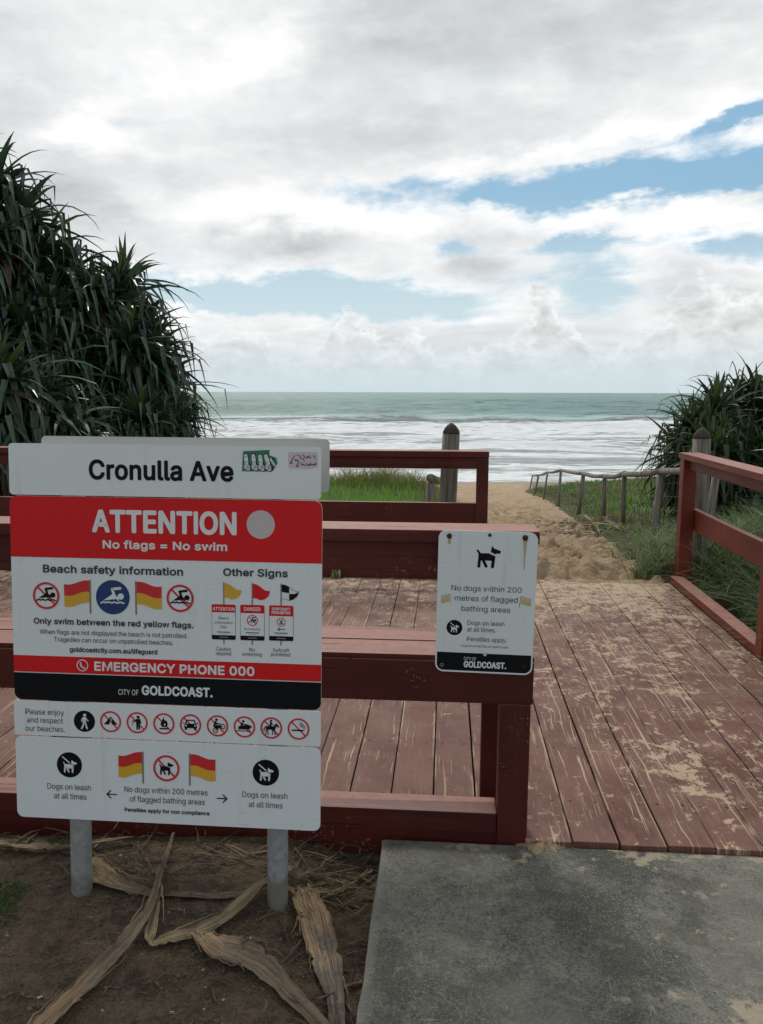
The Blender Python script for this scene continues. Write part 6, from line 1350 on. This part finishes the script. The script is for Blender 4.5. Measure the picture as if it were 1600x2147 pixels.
# ------------------------------------------------------------------ dry leaves and sheaths on the soil
def catmull(P, n):
    P = [np.array(p, float) for p in P]; P = [2 * P[0] - P[1]] + P + [2 * P[-1] - P[-2]]; out = []
    m = len(P) - 3
    for i in range(n + 1):
        t_ = min(i / n * m, m - 1e-6); k_ = int(t_); u = t_ - k_; a, b, c, d = P[k_:k_ + 4]
        out.append(.5 * (2 * b + (c - a) * u + (2 * a - 5 * b + 4 * c - d) * u * u + (3 * b - a - 3 * c + d) * u ** 3))
    return np.array(out)
def dry_leaf(name, path, widths, lifts, curl, m, label, seed, n=44, k=0.967, cat='dry leaf', group='dry leaves fallen on the soil'):
    rnd = np.random.default_rng(seed)
    P = catmull([(p[0] * k, p[1] * k) for p in path], n); W = np.interp(np.linspace(0, 1, n + 1), np.linspace(0, 1, len(widths)), widths)
    Lf = np.interp(np.linspace(0, 1, n + 1), np.linspace(0, 1, len(lifts)), lifts)
    nc = 9; V_ = []; A_, L_ = [], []
    jag = rnd.normal(0, .035, (n + 1, 2)) - .30 * (rnd.random((n + 1, 2)) < .05)
    fold = rnd.uniform(.18, .75, 2)
    torn = rnd.uniform(-.5, 1.0, nc); wav = rnd.normal(0, 1, (n + 1, nc)); wav = (wav + np.roll(wav, 1, 0) + np.roll(wav, 2, 0) + np.roll(wav, -1, 0)) / 4
    for i in range(n + 1):
        d = P[min(i + 1, n)] - P[max(i - 1, 0)]; d /= np.linalg.norm(d) + 1e-9; s = np.array([-d[1], d[0]])
        tw = curl * (1 + .5 * math.sin(i * .23 + seed))
        for j in range(nc):
            q = j / (nc - 1) * 2 - 1
            wj = W[i] * .5 * (1 + (jag[i, 0] if q < 0 else jag[i, 1]) * abs(q))
            a_ = q * tw
            ox = wj * (math.sin(a_) / max(tw, .05)) if tw > .05 else wj * q
            oz = wj * abs(q) ** 1.4 * (fold[0] if q < 0 else fold[1]) * (.65 + .5 * math.sin(i * .19 + seed * 2 + (0 if q < 0 else 1.7))) + wav[i, j] * .0050
            x, y = P[i] + s * ox
            if i < 4: x, y = np.array([x, y]) - d * torn[j] * .022 * (1 - i / 4)
            V_.append([x, y, oz]); A_.append(j / (nc - 1)); L_.append(i / n)
    V_ = np.array(V_).reshape(n + 1, nc, 3)
    V_[:, :, 2] -= V_[:, :, 2].min(axis=1, keepdims=True)
    gz = ground_z(V_[:, :, 0], V_[:, :, 1]).max(axis=1)
    V_[:, :, 2] += (gz + .003 + Lf)[:, None]
    V_ = V_.reshape(-1, 3)
    org = np.array([V_[:, 0].mean(), V_[:, 1].mean(), V_[:, 2].min()]); V_ = V_ - org
    F_ = []
    for i in range(n):
        for j in range(nc - 1): b = i * nc + j; F_.append((b, b + 1, b + nc + 1, b + nc))
    Vl = V_.tolist()
    for q_ in range(7 if n > 50 else 3):         # loose fibres split off the edges
        i0 = int(rnd.integers(0, n - 14)); e_ = 0 if rnd.random() < .5 else nc - 1; ln_ = int(rnd.integers(9, 14)); b0 = len(Vl); out = rnd.uniform(.004, .022); up = rnd.uniform(.0, .012)
        for k_ in range(ln_ + 1):
            i = i0 + k_; c0 = V_[i * nc + e_]; c1 = V_[i * nc + nc // 2]; dr = (c0 - c1) / (np.linalg.norm(c0 - c1) + 1e-6); tt = k_ / ln_
            c = c0 + dr * out * tt ** 1.5 + np.array([0, 0, up * math.sin(math.pi * tt)]); w_ = .0026 * (1 - tt) + .0005
            Vl += [(c + dr * w_).tolist(), (c - dr * w_).tolist()]; A_ += [.15, .3]; L_ += [i / n, i / n]
            if k_ < ln_: F_.append((b0 + 2 * k_, b0 + 2 * k_ + 1, b0 + 2 * k_ + 3, b0 + 2 * k_ + 2))
    o = pydata(name, Vl, F_, m, None, None, True); o.location = org
    for nm, dat in (('across', A_), ('along', L_)):
        at = o.data.attributes.new(nm, 'FLOAT', 'POINT'); at.data.foreach_set('value', np.array(dat, dtype=np.float32))
    md = o.modifiers.new('thick', 'SOLIDIFY'); md.thickness = 0.002
    tag(o, label, cat, group); return o
dry_leaf('dry_leaf_sheath', [(-.964, 2.393), (-.93, 2.38), (-.875, 2.355), (-.781, 2.318), (-.655, 2.287), (-.53, 2.283), (-.40, 2.289)], [.05, .092, .080, .044, .036, .034, .030], [.012, .03, .012, .0, .0, .0, .0], .62, M_dead1, 'tan dry palm sheath lying against the left sign post', 1)
dry_leaf('dry_leaf', [(-.709, 2.407), (-.668, 2.22), (-.652, 2.096), (-.640, 2.066), (-.612, 2.072), (-.49, 2.128), (-.35, 2.308), (-.285, 2.414)], [.014, .026, .030, .028, .038, .050, .056, .034], [.02, .02, .012, .008, .006, .01, .022, .02], .8, M_dead2, 'grey yellow dry leaf bent into a V between the two sign posts', 2, 60)
dry_leaf('dry_leaf', [(-.84, 1.66), (-.80, 1.777), (-.751, 1.935), (-.681, 2.127), (-.690, 2.356), (-.713, 2.603)], [.058, .068, .060, .036, .016, .007], [.01, .006, .01, .03, .035, .02], .62, M_dead3, 'long grey brown dry leaf running from the lower left up under the sign', 3, 60)
dry_leaf('dry_leaf_sheath', [(-.520, 2.090), (-.490, 2.070), (-.429, 2.028), (-.329, 1.973), (-.244, 1.902), (-.113, 1.779), (-.02, 1.66)], [.030, .058, .078, .084, .060, .036, .028], [.02, .02, .01, .006, .006, .01, .01], .62, M_dead3, 'broad brown dry sheath with a torn head in the foreground soil', 4, 60)
dry_leaf('dry_leaf_sheath', [(-.246, 2.310), (-.225, 2.25), (-.194, 2.193), (-.147, 2.029), (-.122, 1.938), (-.099, 1.779), (-.085, 1.68)], [.055, .090, .092, .086, .060, .028, .020], [.015, .015, .01, .006, .006, .006, .006], .62, M_dead1, 'tan dry sheath with a reddish head beside the concrete path', 5, 60)
dry_leaf('dry_leaf', [(-1.45, 2.58), (-1.288, 2.547), (-1.182, 2.527), (-1.054, 2.528), (-.848, 2.588)], [.03, .045, .045, .030, .012], [.0, .006, .01, .012, .01], .9, M_dead2, 'grey dry leaf lying behind the left sign post below the railing', 6)
dry_leaf('dry_stalk', [(-.35, 2.285), (-.291, 2.304), (-.176, 2.346), (-.10, 2.41), (-.028, 2.491)], [.014, .014, .016, .010, .004], [.012] * 5, 1.5, M_dead2, 'thin dry stalk pointing from the right sign post to the corner of the concrete', 7)
dry_leaf('dry_stalk', [(-.175, 2.325), (-.10, 2.41), (-.04, 2.505)], [.010, .009, .004], [.006] * 3, 1.5, M_dead2, 'short dry stalk next to the corner of the concrete path', 8)
dry_leaf('dry_stalk', [(-.175, 2.13), (-.155, 2.03), (-.125, 1.93), (-.095, 1.72)], [.008, .012, .010, .006], [.004] * 4, 1.3, M_dead1, 'narrow tan dry strip along the edge of the sheath beside the concrete', 9)
# fine twigs and leaf crumbs: uncountable litter
def litter(name, n, area, seed, lens, wid, mats, lab, zf, keep=None):
    r = np.random.default_rng(seed); V_, F_, I_ = [], [], []
    for i in range(n):
        x, y = r.uniform(area[0], area[1]), r.uniform(area[2], area[3])
        if keep is not None and not keep(x, y, r): continue
        a = r.uniform(0, 6.28) if r.random() < .5 else r.normal(.15, .5); l = r.uniform(*lens); w = r.uniform(*wid); z = float(zf(x, y)) + .003
        b = len(V_); nn = 4; bend = r.uniform(-.5, .5)
        for q in range(nn + 1):
            tt = q / nn; aa = a + bend * tt; px_, py_ = x + math.cos(aa) * l * tt, y + math.sin(aa) * l * tt; ww = w * (1 - .7 * abs(tt * 2 - 1)) * .5
            zz = z + .35 * l * .25 * math.sin(math.pi * tt) * r.random() + .002
            V_ += [(px_ - math.sin(aa) * ww, py_ + math.cos(aa) * ww, zz), (px_ + math.sin(aa) * ww, py_ - math.cos(aa) * ww, zz + ww * .6)]
        for q in range(nn): F_.append((b + 2 * q, b + 2 * q + 1, b + 2 * q + 3, b + 2 * q + 2)); I_.append(int(r.integers(0, len(mats))))
    o = pydata(name, V_, F_, mats, None, I_); tag(o, lab, 'leaf litter', None, 'stuff'); return o
litter('leaf_litter', 1100, (-1.5, -.12, 1.5, 2.62), 3, (.010, .07), (.0015, .005), [M_pand_d, M_grass_d, M_bark], 'small dead leaf bits and twigs on the soil', ground_z)
M_pale0 = leaf_mat('bleached_leaf_bits', (0.09, 0.07, 0.045), (0.24, 0.185, 0.12), 0.8, 0.1)
litter('leaf_litter', 95, (-.30, -.05, 1.5, 2.52), 14, (.03, .15), (.003, .013), [M_pand_d, M_pale0, M_bark], 'torn dead leaf pieces along the edge of the concrete path', ground_z)
litter('leaf_litter', 75, (-1.5, -.10, 2.30, 2.60), 15, (.04, .22), (.003, .012), [M_pand_d, M_pale0, M_bark], 'dead leaf pieces on the dark soil behind the sign posts', ground_z)
litter('leaf_litter', 60, (-.32, -.06, 2.2, 2.58), 4, (.06, .20), (.003, .008), [M_grass_d, M_pand_d, M_bark], 'thin dead stalks heaped by the corner of the concrete path', ground_z)
def sandz1(x, y): return float(path_z(y)) + .05
M_pale = leaf_mat('bleached_dead_leaf', (0.24, 0.19, 0.12), (0.40, 0.33, 0.23), 0.8, 0.1)
litter('leaf_litter', 420, (2.0, 3.9, 8.6, 14.0), 5, (.20, .85), (.018, .05), [M_pand_d, M_grass_d, M_pale], 'heap of dead grey brown leaves at the right edge of the sand path', lambda x, y: max(float(path_z(y)), float(ground_z(x, y))) + .03, lambda x, y, r: abs(x - (xr_(y) - .22)) < .42 + .3 * r.random() and 9.4 < y < 13.5)
litter('leaf_litter', 320, (1.3, 2.9, 6.5, 9.6), 6, (.08, .34), (.008, .022), [M_pand_d, M_pale, M_bark], 'scattered dead leaves along the right edge of the sand path', lambda x, y: max(float(path_z(y)), float(ground_z(x, y))) + .02, lambda x, y, r: abs(x - (xr_(y) - .35)) < .50 * r.random() + .1)
# clods and crumbs of soil
r = np.random.default_rng(61); n = 2600; V_, F_ = [], []
base8 = np.array([(1, 0, 0), (-1, 0, 0), (0, 1, 0), (0, -1, 0), (0, 0, 1), (0, 0, -1)], float)
tri8 = [(0, 2, 4), (2, 1, 4), (1, 3, 4), (3, 0, 4), (2, 0, 5), (1, 2, 5), (3, 1, 5), (0, 3, 5)]
cx_, cy_ = r.uniform(-1.6, -.12, n), r.uniform(1.4, 2.62, n); cz_ = ground_z(cx_, cy_); rs_ = .0015 + .0065 * r.random(n) ** 4
for i in range(n):
    b = len(V_); V_ += (np.array([cx_[i], cy_[i], cz_[i]]) + base8 * rs_[i] * r.uniform(.5, 1.3, (6, 1)) * (1, 1, .7)).tolist(); F_ += [tuple(b + q for q in t_) for t_ in tri8]
def crumb(g):
    ran = g.node('ShaderNodeNewGeometry').outputs['Random Per Island']
    return dict(col=g.ramp(ran, [(0.0, (0.035, 0.025, 0.016)), (0.5, (0.12, 0.085, 0.052)), (0.85, (0.20, 0.15, 0.10)), (1.0, (0.36, 0.32, 0.26))]), rough=0.95)
tag(pydata('soil_crumbs', V_, F_, mat('soil_crumb', crumb), None), 'loose crumbs and tiny stones on the soil below the signs', 'soil crumbs', None, 'stuff')
# scraps of paper
def scrap(x, y, s, seed, label):
    r = random.Random(seed); bm = bmesh.new(); n = 5
    vv = [[bm.verts.new(((i / n - .5) * s * r.uniform(.8, 1.1), (j / n - .5) * s * .6 * r.uniform(.8, 1.1), r.uniform(0, s * .22))) for j in range(n + 1)] for i in range(n + 1)]
    for i in range(n):
        for j in range(n): bm.faces.new((vv[i][j], vv[i + 1][j], vv[i + 1][j + 1], vv[i][j + 1]))
    o = finish(bm, 'paper_scrap', M_paper, None, True); o.location = (x, y, float(ground_z(x, y)) + .004); o.rotation_euler = (0, 0, r.uniform(0, 3)); tag(o, label, 'litter', 'white scraps on the soil')
scrap(-.100, 1.860, .026, 1, 'crumpled white scrap between the tan sheath and the concrete edge')
scrap(-.500, 1.750, .011, 2, 'tiny white scrap at the bottom left of centre on bare soil')
scrap(-.836, 1.797, .011, 3, 'tiny white scrap on the soil near the lower left, beside the long dry leaf')
scrap(-.355, 2.022, .011, 4, 'tiny white scrap just below the right sign post')
# sand blown round the foot of the railing end
r_ = random.Random(3); bm = bmesh.new(); rings = []
for i in range(14):
    q = i / 13; row = []
    for k in range(40):
        a_ = 2 * math.pi * k / 40; rr = q * .72 * (.085 + .035 * math.sin(2 * a_ + 1) + .018 * math.sin(5 * a_) + .010 * math.sin(9 * a_ + 2))
        row.append(bm.verts.new((rr * math.cos(a_) * 1.15, rr * math.sin(a_), .016 * (1 - q) ** 1.4 + r_.uniform(-.0015, .0015) - .012 * q)))
    rings.append(row)
for r0, r1 in zip(rings, rings[1:]):
    for k in range(40): bm.faces.new((r0[k], r1[k], r1[(k + 1) % 40], r0[(k + 1) % 40]))
o = finish(bm, 'sand_pile', M_sand, None, True); p = D(.345, 2.505, .0295); o.location = p; o.rotation_euler = (0, 0, DECK_ROT); tag(o, 'little drift of sand at the foot of the near railing end post', 'sand pile')
